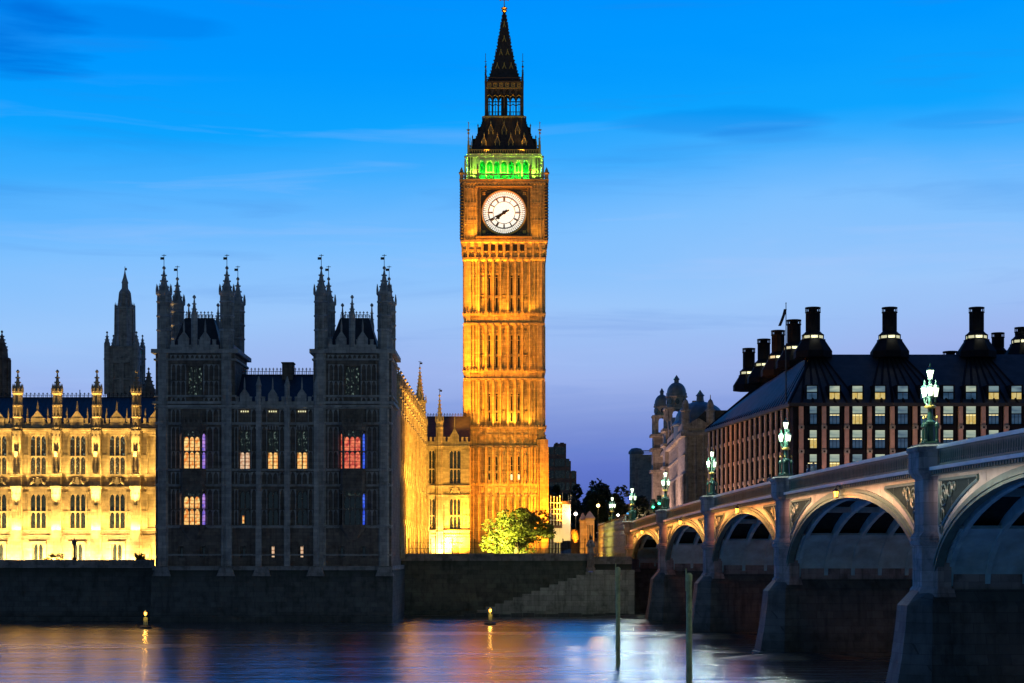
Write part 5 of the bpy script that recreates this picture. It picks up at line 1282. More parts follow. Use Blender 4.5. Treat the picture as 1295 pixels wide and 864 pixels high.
def chimney(cx, cy, i, lit=True, z0=RZ - .6, zt_=45.2, sc=1.0):
    mb = MB(); mb.lathe(cx, cy, [(3.0 * sc, z0), (3.0 * sc, z0 + 1.0), (1.95 * sc, z0 + 2.6), (1.95 * sc, z0 + 2.85)], 8); mb.lathe(cx, cy, [(1.5 * sc, z0 + 2.8), (1.5 * sc, z0 + 3.6)], 8); mb.lathe(cx, cy, [(1.75 * sc, z0 + 3.55), (1.3 * sc, z0 + 3.9), (1.05 * sc, z0 + 4.2), (1.05 * sc, zt_ - .9), (1.2 * sc, zt_ - .85), (1.2 * sc, zt_ - .7)], 12)
    mb.lathe(cx, cy, [(1.2 * sc, zt_ - .18), (1.2 * sc, zt_)], 12); mb.lathe(cx, cy, [(.7 * sc, zt_ - .8), (.7 * sc, zt_ - .1)], 10)
    for k in range(14): a = 2 * PI * k / 14; mb.cbox(cx + 1.12 * sc * math.cos(a), cy + 1.12 * sc * math.sin(a), zt_ - .45, .1, .1, .6)
    for k in range(12):
        a = 2 * PI * (k + .5) / 12; mb.tube([(cx + 1.07 * sc * math.cos(a), cy + 1.07 * sc * math.sin(a), z0 + 4.2), (cx + 1.07 * sc * math.cos(a), cy + 1.07 * sc * math.sin(a), zt_ - .9)], .04, 4)
    for q in (.3, .6): z = z0 + 4.2 + (zt_ - z0 - 5) * q; mb.lathe(cx, cy, [(1.1 * sc, z), (1.1 * sc, z + .1)], 12)
    for k in range(8): a = PI / 8 + 2 * PI * k / 8; mb.cbox(cx + 1.62 * sc * math.cos(a), cy + 1.62 * sc * math.sin(a), z0 + 3.2, .16, .16, .8)
    c_ = mb.build('chimney', M['bronze'], off)
    if lit: mb = MB(); mb.lathe(cx, cy, [(1.56 * sc, z0 + 3.02), (1.56 * sc, z0 + 3.42)], 8); mb.build('vent_light', M['lit_vent'] if 'lit_vent' in M else M.setdefault('lit_vent', simple('lit_vent_glass', (.7, .7, .6), .4, emit=(1, .95, .55), estr=.6)), c_); point((cx, cy - 2.2, z0 + 3.1), 35, (1, .95, .6), .3)
for i, (x, y) in enumerate(chim): chimney(x, y, i)
chimney(wx(1262, 300), 300, 9, False, 37, 43.6, .9); chimney(wx(1202, 285), 285, 10, False, 33, 38.9, 1.0); chimney(wx(1292, 292), 292, 11, True, 38, 43.5, .95)
# street light on the office stone
for k in range(6):
    p_ = fs @ Vector((5 + 9.5 * k, -6, 9.5)); q_ = fs @ Vector((5 + 9.5 * k, 0, 20)); spot(p_, q_, 3800, (1, .64, .46), 120, 1, .4)
for k in range(4):
    p_ = fo @ Vector((4 + 10 * k, -9, 13)); q_ = fo @ Vector((4 + 10 * k, 0, 22)); spot(p_, q_, 1900, (1, .64, .56), 120, 1, .4)
fl = thing('flagpole', 'thin flagpole with a dark drooping flag on the corner of the office roof', 'flagpole', (wx(994, 271), 271, EZ + .6))
mb = MB(); xx = wx(994, 271); mb.lathe(xx, 271, [(.12, EZ + .3), (.06, wz(384, 271)), (.12, wz(383.5, 271)), (.02, wz(382.5, 271))], 6); mb.build('pole', M['black'], fl)
mb = MB(); za = wz(391, 271)
mb.rings([[(xx - dx + sx, 271 + dy, za - dz) for sx, dy in ((0, -.1), (.22, 0), (0, .1), (-.22, 0))] for dx, dz in ((.1, 0), (.3, .8), (.62, 1.7), (.95, 2.5))]); mb.build('flag', M['cloth_dark'], fl)
# ================================================================ domed ministry building behind
def dometower(name, label, px, Y, hw, pz, cat='building'):
    """square classical tower: body, columned belfry, drum with round openings, dome, lantern"""
    zz = lambda py: wz(py, Y); cx, cy = wx(px, Y), Y + hw; T = Matrix.Translation((cx, cy, 0))
    t = thing(name, label, cat, (cx, cy, 6.9)); yb, y1, y2, y3, y4, y5 = [zz(q) for q in pz]  # body top, belfry top, drum top, dome shoulder, dome top, finial
    mb = MB(T); mb.box(-hw, hw, -hw, hw, 6.9, yb - 4)
    for z in (yb - 4, yb - .8, yb - 9): mb.box(-hw - .5, hw + .5, -hw - .5, hw + .5, z, z + .6)
    mb.box(-hw * .94, hw * .94, -hw * .94, hw * .94, yb - 3.4, yb - .8)
    mb.build('body', M['pale_stone'], t)
    mb = MB(T); w = hw * .9
    for sx in (-1, 1):
        for sy in (-1, 1): mb.cbox(sx * w * .72, sy * w * .72, (yb + y1) / 2, w * .52, w * .52, y1 - yb)
    for sx in (-1, 1):
        for q in (-.55, .55): mb.cyl(q * w * 1.6, sx * w, yb, y1 - .4, w * .09); mb.cyl(sx * w, q * w * 1.6, yb, y1 - .4, w * .09)
    mb.box(-w - .3, w + .3, -w - .3, w + .3, y1 - .45, y1); mb.box(-w - .1, w + .1, -w - .1, w + .1, yb - .2, yb + .2)
    for k in range(4):
        m = MB(T @ Matrix.Rotation(k * PI / 2, 4, 'Z') @ Matrix.Translation((0, -w, 0))); archhead(m, -w * .46, w * .46, y1 - .44, w * .5, .05, .5); add(mb, m)
    mb.build('belfry', M['pale_stone'], t)
    mb = MB(T); mb.lathe(0, 0, [(w * .86, y1), (w * .86, y2 - .3), (w * .98, y2 - .25), (w * .98, y2)], 16); mb.build('drum', M['pale_stone'], t)
    mb = MB(T)
    for k in range(8):
        a = 2 * PI * k / 8; m = MB(T @ Matrix.Rotation(a, 4, 'Z') @ Matrix.Translation((0, -w * .86, (y1 + y2) / 2))); m.rings([[(w * .2 * math.cos(q * PI / 5), y, w * .24 * math.sin(q * PI / 5)) for q in range(10)] for y in (-.1, .1)]); add(mb, m)
    mb.build('oculus', M['glass'], t)
    mb = MB(T); h = y4 - y3; mb.lathe(0, 0, [(w * .92, y2), (w * .92, y3)] + [(w * .86 * math.cos(q * PI / 16), y3 + h * math.sin(q * PI / 16)) for q in range(8)], 16); mb.build('dome', M['lead'], t)
    mb = MB(T); mb.lathe(0, 0, [(w * .22, y4 - .2), (w * .22, y4 + (y5 - y4) * .3), (w * .3, y4 + (y5 - y4) * .4), (w * .2, y4 + (y5 - y4) * .6), (.06, y5)], 8); mb.build('finial', M['lead'], t)
    return t
dometower('domed_tower', 'taller of two dark stone towers with lead dome and arched belfry', 857, 398, 2.75, (541, 515, 500, 496, 482, 473))
dometower('domed_tower', 'shorter domed stone tower half hidden behind the tallest domed one', 838, 420, 2.2, (548, 525, 513, 510, 498, 490))
YM = 345.0; mn = thing('ministry_building', 'pale stone government building with tall window rows and a green grey dome', 'building', (wx(880, YM), YM, 6.9))
fm_ = frame(wx(838, 422), 422, math.degrees(math.atan2(YM - 422, wx(866, YM) - wx(838, 422)))); LM = math.hypot(YM - 422, wx(866, YM) - wx(838, 422))
rows = [(10, 12.5), (14, 17), (18.5, 21.5), (23, 25.5), (26.8, 28.8)]
cxs = [2.2 + 4.1 * k for k in range(int((LM - 3) / 4.1) + 1)]
mb = MB(fm_); openwall(mb, 0, LM, 6.9, 31, [(x - .65, x + .65, a, b) for x in cxs for a, b in rows], .4, 14)
ff = frame(wx(866, YM), YM); WM = wx(900, YM) - wx(866, YM); m = MB(ff); openwall(m, 0, WM, 6.9, 31, [(x - .5, x + .5, a, b) for x in (1.2, 2.7, 4.2) for a, b in rows], .4, 14); add(mb, m)
mb.build('wall', M['pale_stone'], mn)
def mwin():
    mb = MB(); mb.box(-.65, .65, .2, .27, 1.2, 1.3); mb.box(-.04, .04, .2, .27, 0, 3); mb.box(-.65, -.57, .18, .28, 0, 2.5); mb.box(.57, .65, .18, .28, 0, 2.5); p = MB(); p.box(-.65, .65, .3, .34, 0, 3.0)
    return ('window', mb.mesh('window', M['pale_stone']), [('pane', p.mesh('pane', M['glass']))])
for x in cxs:
    for a, b in rows: inst('mw', mwin, mn, fm_, x, 0, a)
for x in (1.2, 2.7, 4.2):
    for a, b in rows: inst('mw', mwin, mn, ff, x, 0, a)
mb = MB(fm_)
for z, p, h in ((13, .3, .4), (22.2, .4, .4), (26, .25, .3), (29.6, .7, .8), (31, .35, 1.2)): mb.box(0, LM, -p, .05, z, z + h)
for x in cxs:
    for s in (-1.2, 1.2): mb.cyl(x + s, -.15, 14, 22.2, .22)
    mb.ext([(x - .9, 17.1), (x + .9, 17.1), (x, 17.9)][::-1], -.3, .02)
m = MB(ff)
for z, p, h in ((13, .3, .4), (22.2, .4, .4), (26, .3, .3), (29.6, .6, .7), (31, .4, .6)): m.box(-.3, WM + .3, -p, .05, z, z + h)
for x in (.3, 1.95, 3.45, 4.9): m.cyl(x, -.25, 13.4, 22.2, .3); m.cyl(x, -.25, 22.6, 29.5, .24)
m.ext([(.2, 31.6), (WM - .2, 31.6), (WM / 2, 33)][::-1], -.3, .5); add(mb, m)
mb.build('stone_trim', M['pale_stone'], mn)
mb = MB(); dx, dy = wx(888, 358), 362; mb.lathe(dx, dy, [(5.2, 30), (5.2, wz(538, 358)), (5.5, wz(537, 358)), (5.5, wz(535, 358)), (5.0, wz(531, 358))] + [(4.95 * math.cos(q * PI / 18), wz(531, 358) + 3.9 * math.sin(q * PI / 18)) for q in range(9)], 20); d_ = mb.build('dome', M['lead'], mn)
mb = MB(); mb.lathe(dx, dy, [(.8, wz(507, 358)), (.7, wz(499, 358)), (.95, wz(498.5, 358)), (.6, wz(496, 358)), (.05, wz(491, 358))], 8); mb.build('lantern', M['lead'], d_)
for x in (5, 16, 27, 38):
    if x < LM - 3:
        mb = MB(fm_); mb.box(x - 1.6, x + 1.6, -.2, 2.5, 31, 34); mb.ext([(x - 1.9, 34), (x + 1.9, 34), (x, 36)][::-1], -.3, 2.4); mb.box(x - .5, x + .5, -.26, -.18, 31.6, 33.4); mb.build('gable', M['pale_stone'], mn)
        mb = MB(fm_); mb.box(x + 4.2, x + 5.8, 4, 6, 33, 38.5); mb.box(x + 4, x + 6, 3.8, 6.2, 38.5, 39); mb.build('chimney', M['pale_stone'], mn)
for x in (.2, WM - .2):
    mb = MB(ff); mb.lathe(x, .4, [(.8, 30), (.8, 34.2), (1.0, 34.3), (1.0, 34.6), (.7, 34.7), (.65, 35.6), (.4, 36.3), (.1, 36.6), (.06, 37.4)], 10); mb.build('turret', M['pale_stone'], mn)
mb = MB(fm_); mb.rings([[(x, y, z) for y, z in ((.5, 31.2), (4, 34.5), (10, 34.5), (13.5, 31.2))] for x in (1, LM - 1)]); mb.build('roof', M['slate'], mn)
for k in range(5): p_ = fm_ @ Vector((8 + 15 * k, -9, 10)); q_ = fm_ @ Vector((8 + 15 * k, 0, 21)); spot(p_, q_, 14000, (1, .60, .44), 120, 1, .4)
lw = thing('corner_turret_block', 'small pale stone block with a round corner turret behind the far trees', 'building', (wx(809, 440), 440, 6.9))
mb = MB(); mb.box(wx(806, 440), wx(826, 440), 440, 452, 6.9, wz(575, 440)); mb.box(wx(805, 440), wx(826, 440), 439.7, 452, wz(580, 440), wz(578, 440)); mb.cyl(wx(805, 440), 441.5, 6.9, wz(572, 440), 1.6, n=12); mb.build('wall', M['pale_stone'], lw)
mb = MB(); mb.lathe(wx(805, 440), 441.5, [(1.9, wz(574, 440)), (1.9, wz(571, 440)), (1.2, wz(567, 440)), (.2, wz(566, 440))], 12); mb.build('turret_cap', M['lead'], lw)
mb = MB(); n = 14
for i in range(n): mb.cbox(wx(808, 440) + .35 + i * .23, 440, wz(572.5, 440), .1, .12, .7)
mb.box(wx(808, 440), wx(826, 440), 439.9, 440.1, wz(570.5, 440), wz(569.5, 440)); mb.build('balustrade', M['pale_stone'], lw)
# dark blocks right of the clock tower
db = thing('background_block', 'dark stepped building with chimney stacks behind the right edge of the clock tower', 'building', (wx(710, 430), 430, 6.9))
mb = MB(); Y = 430
for a, b, py in ((688, 701, 566), (701, 716, 561), (716, 722, 583), (722, 729, 596)): mb.box(wx(a, Y), wx(b, Y), Y, Y + 14, 6.9, wz(py, Y))
mb.build('wall', M['grey_stone'], db)
mb = MB()
for a, b, py in ((703, 706, 558.5), (709, 714, 558.5), (717, 719, 579)): mb.box(wx(a, Y), wx(b, Y), Y + 4, Y + 6, wz(py + 8, Y), wz(py, Y))
mb.build('chimney', M['grey_stone'], db)
for a in (690, 694, 698, 704, 708, 712, 718, 725):
    for py in (575, 590, 605, 620): 
        if py > {718: 586, 725: 600}.get(a, 0): mb = MB(); mb.box(wx(a, Y) - .4, wx(a, Y) + .4, Y - .05, Y + .1, wz(py, Y), wz(py, Y) + 1.8); mb.build('window', M['glass'], db)
tb = thing('background_block', 'low dark terrace of buildings behind the trees at the bridge end', 'building', (wx(765, 420), 420, 6.9))
mb = MB(); rb = random.Random(4); a = 728
while a < 815:
    b = a + rb.uniform(8, 15); mb.box(wx(a, 420) + .02, wx(b, 420), 420 + rb.uniform(0, 2), 432, 6.9, wz(rb.uniform(632, 648), 420)); a = b
mb.build('wall', M['grey_stone'], tb)
for px, py in ((739, 668), (752, 655), (764, 661), (771, 672), (786, 658), (790, 670), (757, 676)): mb = MB(); mb.box(wx(px, 419) - .4, wx(px, 419) + .4, 419.9, 420.4, wz(py, 420), wz(py, 420) + 1.5); mb.build('window', M['lit_pale'] if px in (739, 786, 757) else M['glass'], tb)
# far towers over the palace roof
def openlantern(mb, r0, r1, z0, z1, n=8, bars=2):
    for k in range(n):
        a = PI / n + 2 * PI * k / n; mb.tube([(r0 * math.cos(a), r0 * math.sin(a), z0), (r1 * math.cos(a), r1 * math.sin(a), z1)], [r0 * .14, r1 * .14], 4)
YC = 335.0; cx = wx(158, YC); ct = thing('central_spire', 'dark distant stone tower with tall octagonal lantern and spire behind the floodlit roof', 'tower', (cx, YC, 6.9)); T = Matrix.Translation((cx, YC, 0)); zz = lambda py: wz(py, YC); kk = FPX / YC
mb = MB(T); hw = 18.5 / kk
for k in range(4):
    m = MB(T @ Matrix.Rotation(k * PI / 2, 4, 'Z') @ Matrix.Translation((0, -hw, 0))); openwall(m, -hw, hw, 6.9, zz(441), [(x - .55, x + .55, a, b) for x in (-1.0, .9) for a, b in ((zz(480), zz(461)), (zz(500), zz(482)))], .5)
    m.box(-hw - .3, hw + .3, -.3, .05, zz(441), zz(439.5)); ribs(m, (-hw + .3, -hw + .9, 0, hw - .9, hw - .3), 20, zz(441)); add(mb, m)
mb.box(-hw + .5, hw - .5, -hw + .5, hw - .5, 6.9, zz(441)); mb.build('tower_wall', M['dark_trim'], ct)
mb = MB(T)
for k in range(4): mb.box(*((-hw - 1.2, -hw, -.15, .15) if k == 0 else (hw, hw + 1.2, -.15, .15) if k == 1 else (-.15, .15, -hw - 1.2, -hw) if k == 2 else (-.15, .15, hw, hw + 1.2)), zz(455), zz(453.5))
mb.build('gargoyle', M['dark_trim'], ct)
for sx in (-1, 1):
    for sy in (-1, 1): mb = MB(T); mb.cyl(sx * hw, sy * hw, zz(500), zz(436), .55); spire(mb, sx * hw, sy * hw, zz(436), zz(424), .5, 8, True, .16); mb.build('pinnacle', M['dark_trim'], ct)
mb = MB(T); mb.lathe(0, 0, [(12.5 / kk, zz(441)), (12 / kk, zz(392)), (13 / kk, zz(391)), (13 / kk, zz(389))], 8)
for k in range(8):
    a = PI / 8 + 2 * PI * k / 8; mb.tube([(1.85 * math.cos(a), 1.85 * math.sin(a), zz(441)), (1.75 * math.cos(a), 1.75 * math.sin(a), zz(386))], .16, 4); mb.lathe(1.75 * math.cos(a), 1.75 * math.sin(a), [(.2, zz(390)), (.02, zz(383))], 4)
mb.build('octagon', M['dark_trim'], ct)
mb = MB(T); mb.lathe(0, 0, [(1.05, zz(389)), (.95, zz(372))], 8); openlantern(mb, 1.2, .95, zz(389), zz(370)); mb.lathe(0, 0, [(1.05, zz(372)), (1.0, zz(369)), (.6, zz(365)), (.55, zz(359)), (.65, zz(358)), (.36, zz(352)), (.1, zz(344)), (.04, zz(337))], 8); mb.box(-.05, .35, -.03, .03, zz(342), zz(339)); mb.build('spire', M['dark_trim'], ct)
YL = 300.0; cx = wx(2.5, YL); lt = thing('pinnacled_tower', 'dark spired turret at the left edge rising behind the floodlit roof', 'tower', (cx, YL, 6.9)); mb = MB(Matrix.Translation((cx, YL, 0))); zz = lambda py: wz(py, YL)
mb.cyl(0, 0, 6.9, zz(455), 1.25); openlantern(mb, 1.3, 1.3, 20, zz(455)); mb.lathe(0, 0, [(1.4, zz(455)), (1.4, zz(453)), (1.0, zz(452)), (.9, zz(442))], 8); mb.build('shaft', M['grey_stone'], lt)
mb = MB(Matrix.Translation((cx, YL, 0))); spire(mb, 0, 0, zz(443), zz(421), 1.0, 8, True, .2); mb.build('spire', M['grey_stone'], lt)
YL = 290.0; cx = wx(188, YL); lt = thing('ventilation_turret', 'small dark crocketed spirelet beside the left edge of the dark pavilion', 'tower', (cx, YL, 6.9)); mb = MB(Matrix.Translation((cx, YL, 0))); zz = lambda py: wz(py, YL)
mb.cyl(0, 0, 6.9, zz(492), 1.1); mb.build('shaft', M['grey_stone'], lt); mb = MB(Matrix.Translation((cx, YL, 0))); spire(mb, 0, 0, zz(492), zz(468), 1.0, 8, True, .2); mb.build('spire', M['grey_stone'], lt)

# ================================================================ trees
def crown(mb, c, rx, ry, rz, n, leaf, seed, clumps=26):
    rnd = random.Random(seed); C = []
    for _ in range(clumps):
        while True:
            p = Vector((rnd.uniform(-1, 1), rnd.uniform(-1, 1), rnd.uniform(-.85, 1)))
            if .45 < p.length < 1.0: break
        C.append((Vector((c[0] + p.x * rx * .9, c[1] + p.y * ry * .9, c[2] + p.z * rz * .88)), rnd.uniform(.20, .36)))
    for i in range(n):
        cc, s = C[rnd.randrange(len(C))]
        while True:
            q = Vector((rnd.uniform(-1, 1), rnd.uniform(-1, 1), rnd.uniform(-1, 1)))
            if q.length <= 1: break
        q *= (q.length ** -.35) if q.length > .05 else 1
        p = cc + Vector((q.x * rx * s, q.y * ry * s, q.z * rz * s)); L = leaf * rnd.uniform(.6, 1.3)
        u = Vector((rnd.gauss(0, 1), rnd.gauss(0, 1), rnd.gauss(0, .6))).normalized(); v = u.cross(Vector((rnd.gauss(0, 1), rnd.gauss(0, 1), rnd.gauss(0, 1)))).normalized()
        k = len(mb.v); mb.v += [p - u * L, p + v * L * .45, p + u * L, p - v * L * .45]; mb.f.append([k, k + 1, k + 2, k + 3])
    return C
def tree(label, x, y, z0, rx, ry, rz, zc, n, leaf, seed, lm='leaf_dark', group=None, clumps=26):
    t = thing('broadleaf_tree', label, 'tree', (x, y, z0), group); mb = MB(); C = crown(mb, (x, y, zc), rx, ry, rz, n, leaf, seed, clumps); mb.build('crown', M[lm], t)
    mb = MB(); r = max(.16, rx * .06); mb.tube([(x, y, z0 - .2), (x + .1, y, z0 + (zc - z0) * .5), (x, y, zc)], [r * 1.3, r, r * .6], 8)
    for cc, s in C[::3]: mb.tube([(x, y, z0 + (zc - z0) * .55), tuple(Vector((x, y, zc)).lerp(cc, .5) + Vector((0, 0, -.3))), tuple(cc)], [r * .6, r * .35, r * .1], 5)
    mb.build('trunk', M['bark'], t); return t
tx = wx(653, 243); tree('bushy green tree floodlit yellow in front of the clock tower base', tx, 243, 7.0, 4.7, 3.6, 3.4, wz(672, 243), 8200, .24, 5, 'leaf', None, 34)
spot((tx - 5.5, 236.5, 7.4), (tx - 1.6, 243, 10), 45000, (1, .84, .14), 85, 1, .3); spot((tx - 3.5, 236.5, 7.4), (tx - 1.6, 243, 9.5), 30000, (1, .86, .14), 80, 1, .3)
gr = 'dark trees beyond the bridge end'
for px, Y, py, w, lab, sd in ((736, 350, 606, 22, 'dark leafy tree behind the orange lit gatehouse', 21), (757, 365, 610, 20, 'dark leafy tree behind the orange globe lamp', 22), (776, 360, 622, 18, 'dark leafy tree above the scaffolding, lowest crown of its row', 23), (797, 375, 616, 22, 'dark leafy tree left of the small corner turret block', 24), (818, 372, 632, 16, 'dark leafy tree behind the green traffic signals', 25), (704, 335, 604, 18, 'dark leafy tree between clock tower and white sheeted scaffold', 26), (718, 372, 618, 18, 'dark leafy tree under the stepped dark building', 27)):
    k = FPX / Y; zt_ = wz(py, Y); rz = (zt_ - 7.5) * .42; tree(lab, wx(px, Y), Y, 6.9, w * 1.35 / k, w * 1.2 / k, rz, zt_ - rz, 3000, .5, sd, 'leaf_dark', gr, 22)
def shrub(label, px, Y, py, w, z0, lm='leaf'):
    k = FPX / Y; t = thing('garden_shrub', label, 'shrub', (wx(px, Y), Y, z0)); mb = MB(); h = wz(py, Y) - z0; crown(mb, (wx(px, Y), Y, z0 + h * .5), w / k, .8, h * .5, 700, .13, int(px), 14); mb.build('foliage', M[lm], t); mb = MB()
    for q in range(4): mb.tube([(wx(px, Y) + (q - 1.5) * .3, Y, z0 - .1), (wx(px, Y) + (q - 1.5) * .5, Y + .1, z0 + h * .7)], .03, 5)
    mb.build('stem', M['bark'], t)
shrub('low clipped shrub on the terrace in front of the floodlit front', 68, 206, 699, 17, 6.05); shrub('loose yellow green shrub on the terrace beside the dark pavilion', 181, 206, 693, 12, 6.05)

# ================================================================ lamps, signals, gatehouse, scaffolds beyond the bridge end
def globe_lamp(label, px, py, Y, z0, glow, col, pw, r=.28):
    x = wx(px, Y); z = wz(py, Y); t = thing('street_lamp', label, 'street lamp', (x, Y, z0)); mb = MB(); mb.lathe(x, Y, [(.16, z0), (.14, z0 + .9), (.07, z0 + 1), (.05, z - r - .1), (.12, z - r - .05), (.12, z - r * .8)], 8); mb.lathe(x, Y, [(.16, z + r * .85), (.05, z + r + .15), (.02, z + r + .3)], 8); mb.build('post', M['black'], t)
    mb = MB(); mb.lathe(x, Y, [(r * math.sin(PI * q / 8) + .001, z - r * math.cos(PI * q / 8)) for q in range(9)], 10); mb.build('globe', M[glow], t, smooth=True); point((x, Y - r - .15, z), pw, col, .2)
globe_lamp('round white globe lamp on a thin pole left of the orange gatehouse', 728, 650, 285, 6.9, 'white_glow', (1, .8, .6), 500)
globe_lamp('round orange globe lamp on a tall pole right of the orange gatehouse', 756.5, 639.5, 290, 6.9, 'orange_globe', (1, .55, .18), 700)
globe_lamp('tiny white lamp on a far pole above the scaffold mesh', 781.5, 651.5, 320, 6.9, 'white_glow', (.9, .95, 1), 300, .2)
def signal(label, px, py, Y):
    x, z = wx(px, Y), wz(py, Y); z0 = 9.9; t = thing('traffic_signal', label, 'traffic light', (x, Y, z0), 'green traffic signals at the bridge end'); mb = MB(); mb.cyl(x, Y, z0, z + .9, .06); mb.box(x - .2, x + .2, Y - .2, Y + .05, z - .25, z + .85); mb.box(x - .3, x + .3, Y + .05, Y + .08, z - .35, z + .95)
    for q in (0, .32, .64): mb.rings([[(x + .15 * math.cos(a), yy, z + q + .15 * math.sin(a)) for a in (0, .8, 1.6, 2.4, PI)] for yy in (Y - .36, Y - .19)])
    mb.build('signal_head', M['black'], t); mb = MB(); mb.rings([[(x + .15 * math.cos(q * PI / 6), yy, z + .15 * math.sin(q * PI / 6)) for q in range(12)] for yy in (Y - .24, Y - .18)]); mb.build('green_lens', M['green_glow'], t)
    for q in (.32, .64): mb = MB(); mb.rings([[(x + .12 * math.cos(k * PI / 6), yy, z + q + .12 * math.sin(k * PI / 6)) for k in range(12)] for yy in (Y - .22, Y - .18)]); mb.build('unlit_lens', M['glass'], t)
    point((x, Y - .5, z), 60, (.1, 1, .5), .1)
signal('green traffic signal left of the pair, lower of the two', 826, 641, 228); signal('green traffic signal right of the pair, closer to the lamp standard', 833.5, 636.5, 226)
# gatehouse
YG = 262.0; gh = thing('gatehouse', 'small orange lit stone gatehouse with pyramid caps beyond the wall', 'gatehouse', (wx(746, YG), YG, 6.9))
mb = MB(); mb.box(wx(741, YG), wx(751.5, YG), YG, YG + 3, 6.9, wz(655, YG)); mb.box(wx(734, YG), wx(741, YG), YG + .4, YG + 3, 6.9, wz(657, YG))
for a, b, z in ((741, 751.5, 657), (734, 741, 659)): mb.box(wx(a, YG) - .12, wx(b, YG) + .12, YG - .12, YG + 3.1, wz(z, YG), wz(z - 1.2, YG))
mb.build('wall', M['gold_stone'], gh)
mb = MB(); mb.pyr((wx(741, YG) + wx(751.5, YG)) / 2, YG + 1.5, 1.45, 3.2, .2, .4, wz(655, YG), wz(646.5, YG)); mb.pyr((wx(734, YG) + wx(741, YG)) / 2, YG + 1.6, 1.0, 2.8, .15, .3, wz(657, YG), wz(648.5, YG)); mb.build('roof', M['pink_stone'], gh)
mb = MB()
for q in range(4): mb.box(wx(743, YG) + q * .22, wx(743, YG) + q * .22 + .1, YG - .06, YG + .02, wz(690, YG), wz(664, YG))
mb.build('opening', M['black'], gh)
spot((wx(736, 255), 255, 8), (wx(742, YG), YG, 11), 3500, (1, .36, .04), 100, 1, .2)
# white sheeted scaffold by the clock tower
YS2 = 285.0; sc_ = thing('sheeted_scaffold', 'scaffold tower wrapped in glowing white sheeting beside the clock tower foot', 'scaffold', (wx(710, YS2), YS2, 6.9)); zz = lambda py: wz(py, YS2)
mb = MB(); mb.box(wx(711, YS2), wx(721.5, YS2), YS2, YS2 + 3, zz(684), zz(638)); mb.box(wx(700, YS2), wx(711, YS2), YS2, YS2 + 3, zz(686), zz(668)); mb.build('sheeting', M['sheeting'], sc_)
mb = MB(); mb.box(wx(710, YS2), wx(722, YS2), YS2 - .1, YS2 + 3.1, zz(638), zz(634)); mb.box(wx(699.5, YS2), wx(711, YS2), YS2 - .06, YS2 + 3, zz(668), zz(664.5)); mb.build('timber_fascia', M['hoarding'], sc_)
mb = MB()
for px in (696.5, 700.5, 704.5, 708): mb.cyl(wx(px, YS2), YS2, 6.9, zz(626 + (px % 3)), .05)
for py in (636, 644, 650, 658): mb.tube([(wx(695, YS2), YS2 - .06, zz(py)), (wx(711, YS2), YS2 - .06, zz(py))], .05, 5)
for px in (719.5, 722.5, 712): mb.cyl(wx(px, YS2), YS2 + 3.2, zz(640), zz(622 + px % 4), .05)
mb.build('scaffold_tubes', M['steel'], sc_)
mb = MB(); mb.box(wx(695, YS2), wx(711, YS2), YS2 + 2.5, YS2 + 2.7, zz(668), zz(640)); mb.build('boarding', M['hoarding'], sc_)
spot((wx(714, 275), 275, 8.5), (wx(714, YS2), YS2, 12), 3800, (1, .66, .25), 90, 1, .3)
hd = thing('site_hoarding', 'dark brown timber hoarding between the white scaffold and the gatehouse', 'fence', (wx(729, 275), 275, 6.9)); mb = MB()
for q in range(9): a = wx(722, 275) + q * .155; mb.box(a, a + .145, 275, 275.1, 6.9, wz(671 - (3 if q % 4 == 0 else 0), 275))
mb.build('boards', M['hoarding'], hd); mb = MB(); mb.box(wx(722, 275), wx(735, 275), 274.9, 275, wz(672, 275), wz(670, 275)); mb.build('top_rail', M['hoarding'], hd)
# scaffold mesh along the approach
sf = thing('scaffold_fence', 'tall grid of pale scaffold tubes along the road edge past the bridge end', 'scaffold', tuple(fb @ Vector((-18, -.5, 6.9))))
mb = MB(fb); zt0 = lambda s: 12.35 + .03 * s
for k in range(24): s = -1.8 - k * 1.45; mb.tube([(s, -.6, 6.9), (s, -.6, zt0(s))], .08, 5)
for q in range(7): mb.tube([(-1.5, -.66, 7.6 + q * .75), (-35.5, -.66, 7.4 + q * .62)], .06, 4)
for k in range(23):
    s = -1.8 - k * 1.45
    for q in range(3): mb.tube([(s, -.7, 7.6 + q * 1.5), (s - 1.45, -.7, 9.0 + q * 1.35)], .055, 4); mb.tube([(s, -.72, 9.1 + q * 1.35), (s - 1.45, -.72, 7.6 + q * 1.5)], .035, 4)
mb.build('tubes', M['steel'], sf)
mb = MB(fb); mb.rings([[(s, y, z) for y, z in ((-.3, 6.9), (-.2, 6.9), (-.2, zt0(s) - .4), (-.3, zt0(s) - .4))] for s in (-1.6, -35)]); mb.build('backing_boards', M['hoarding'], sf)
mb = MB(fb); mb.rings([[(s, y, z) for y, z in ((-.75, zt0(s)), (-.1, zt0(s)), (-.1, zt0(s) + .15), (-.75, zt0(s) + .15))] for s in (-1.6, -35)]); mb.build('walkway', M['hoarding'], sf)
sg = thing('blue_sign', 'small blue lit road sign beside the last bridge lamp', 'sign', (wx(795, 236), 236, 9)); mb = MB(); mb.box(wx(792.5, 236), wx(798, 236), 236, 236.08, wz(651, 236), wz(648.5, 236)); mb.build('panel', simple('blue_sign_face', (.03, .2, .5), .4, emit=(.05, .4, 1), estr=.8), sg); mb = MB(); mb.cyl(wx(795, 236), 236.12, 9, wz(649, 236), .04); mb.build('pole', M['black'], sg)
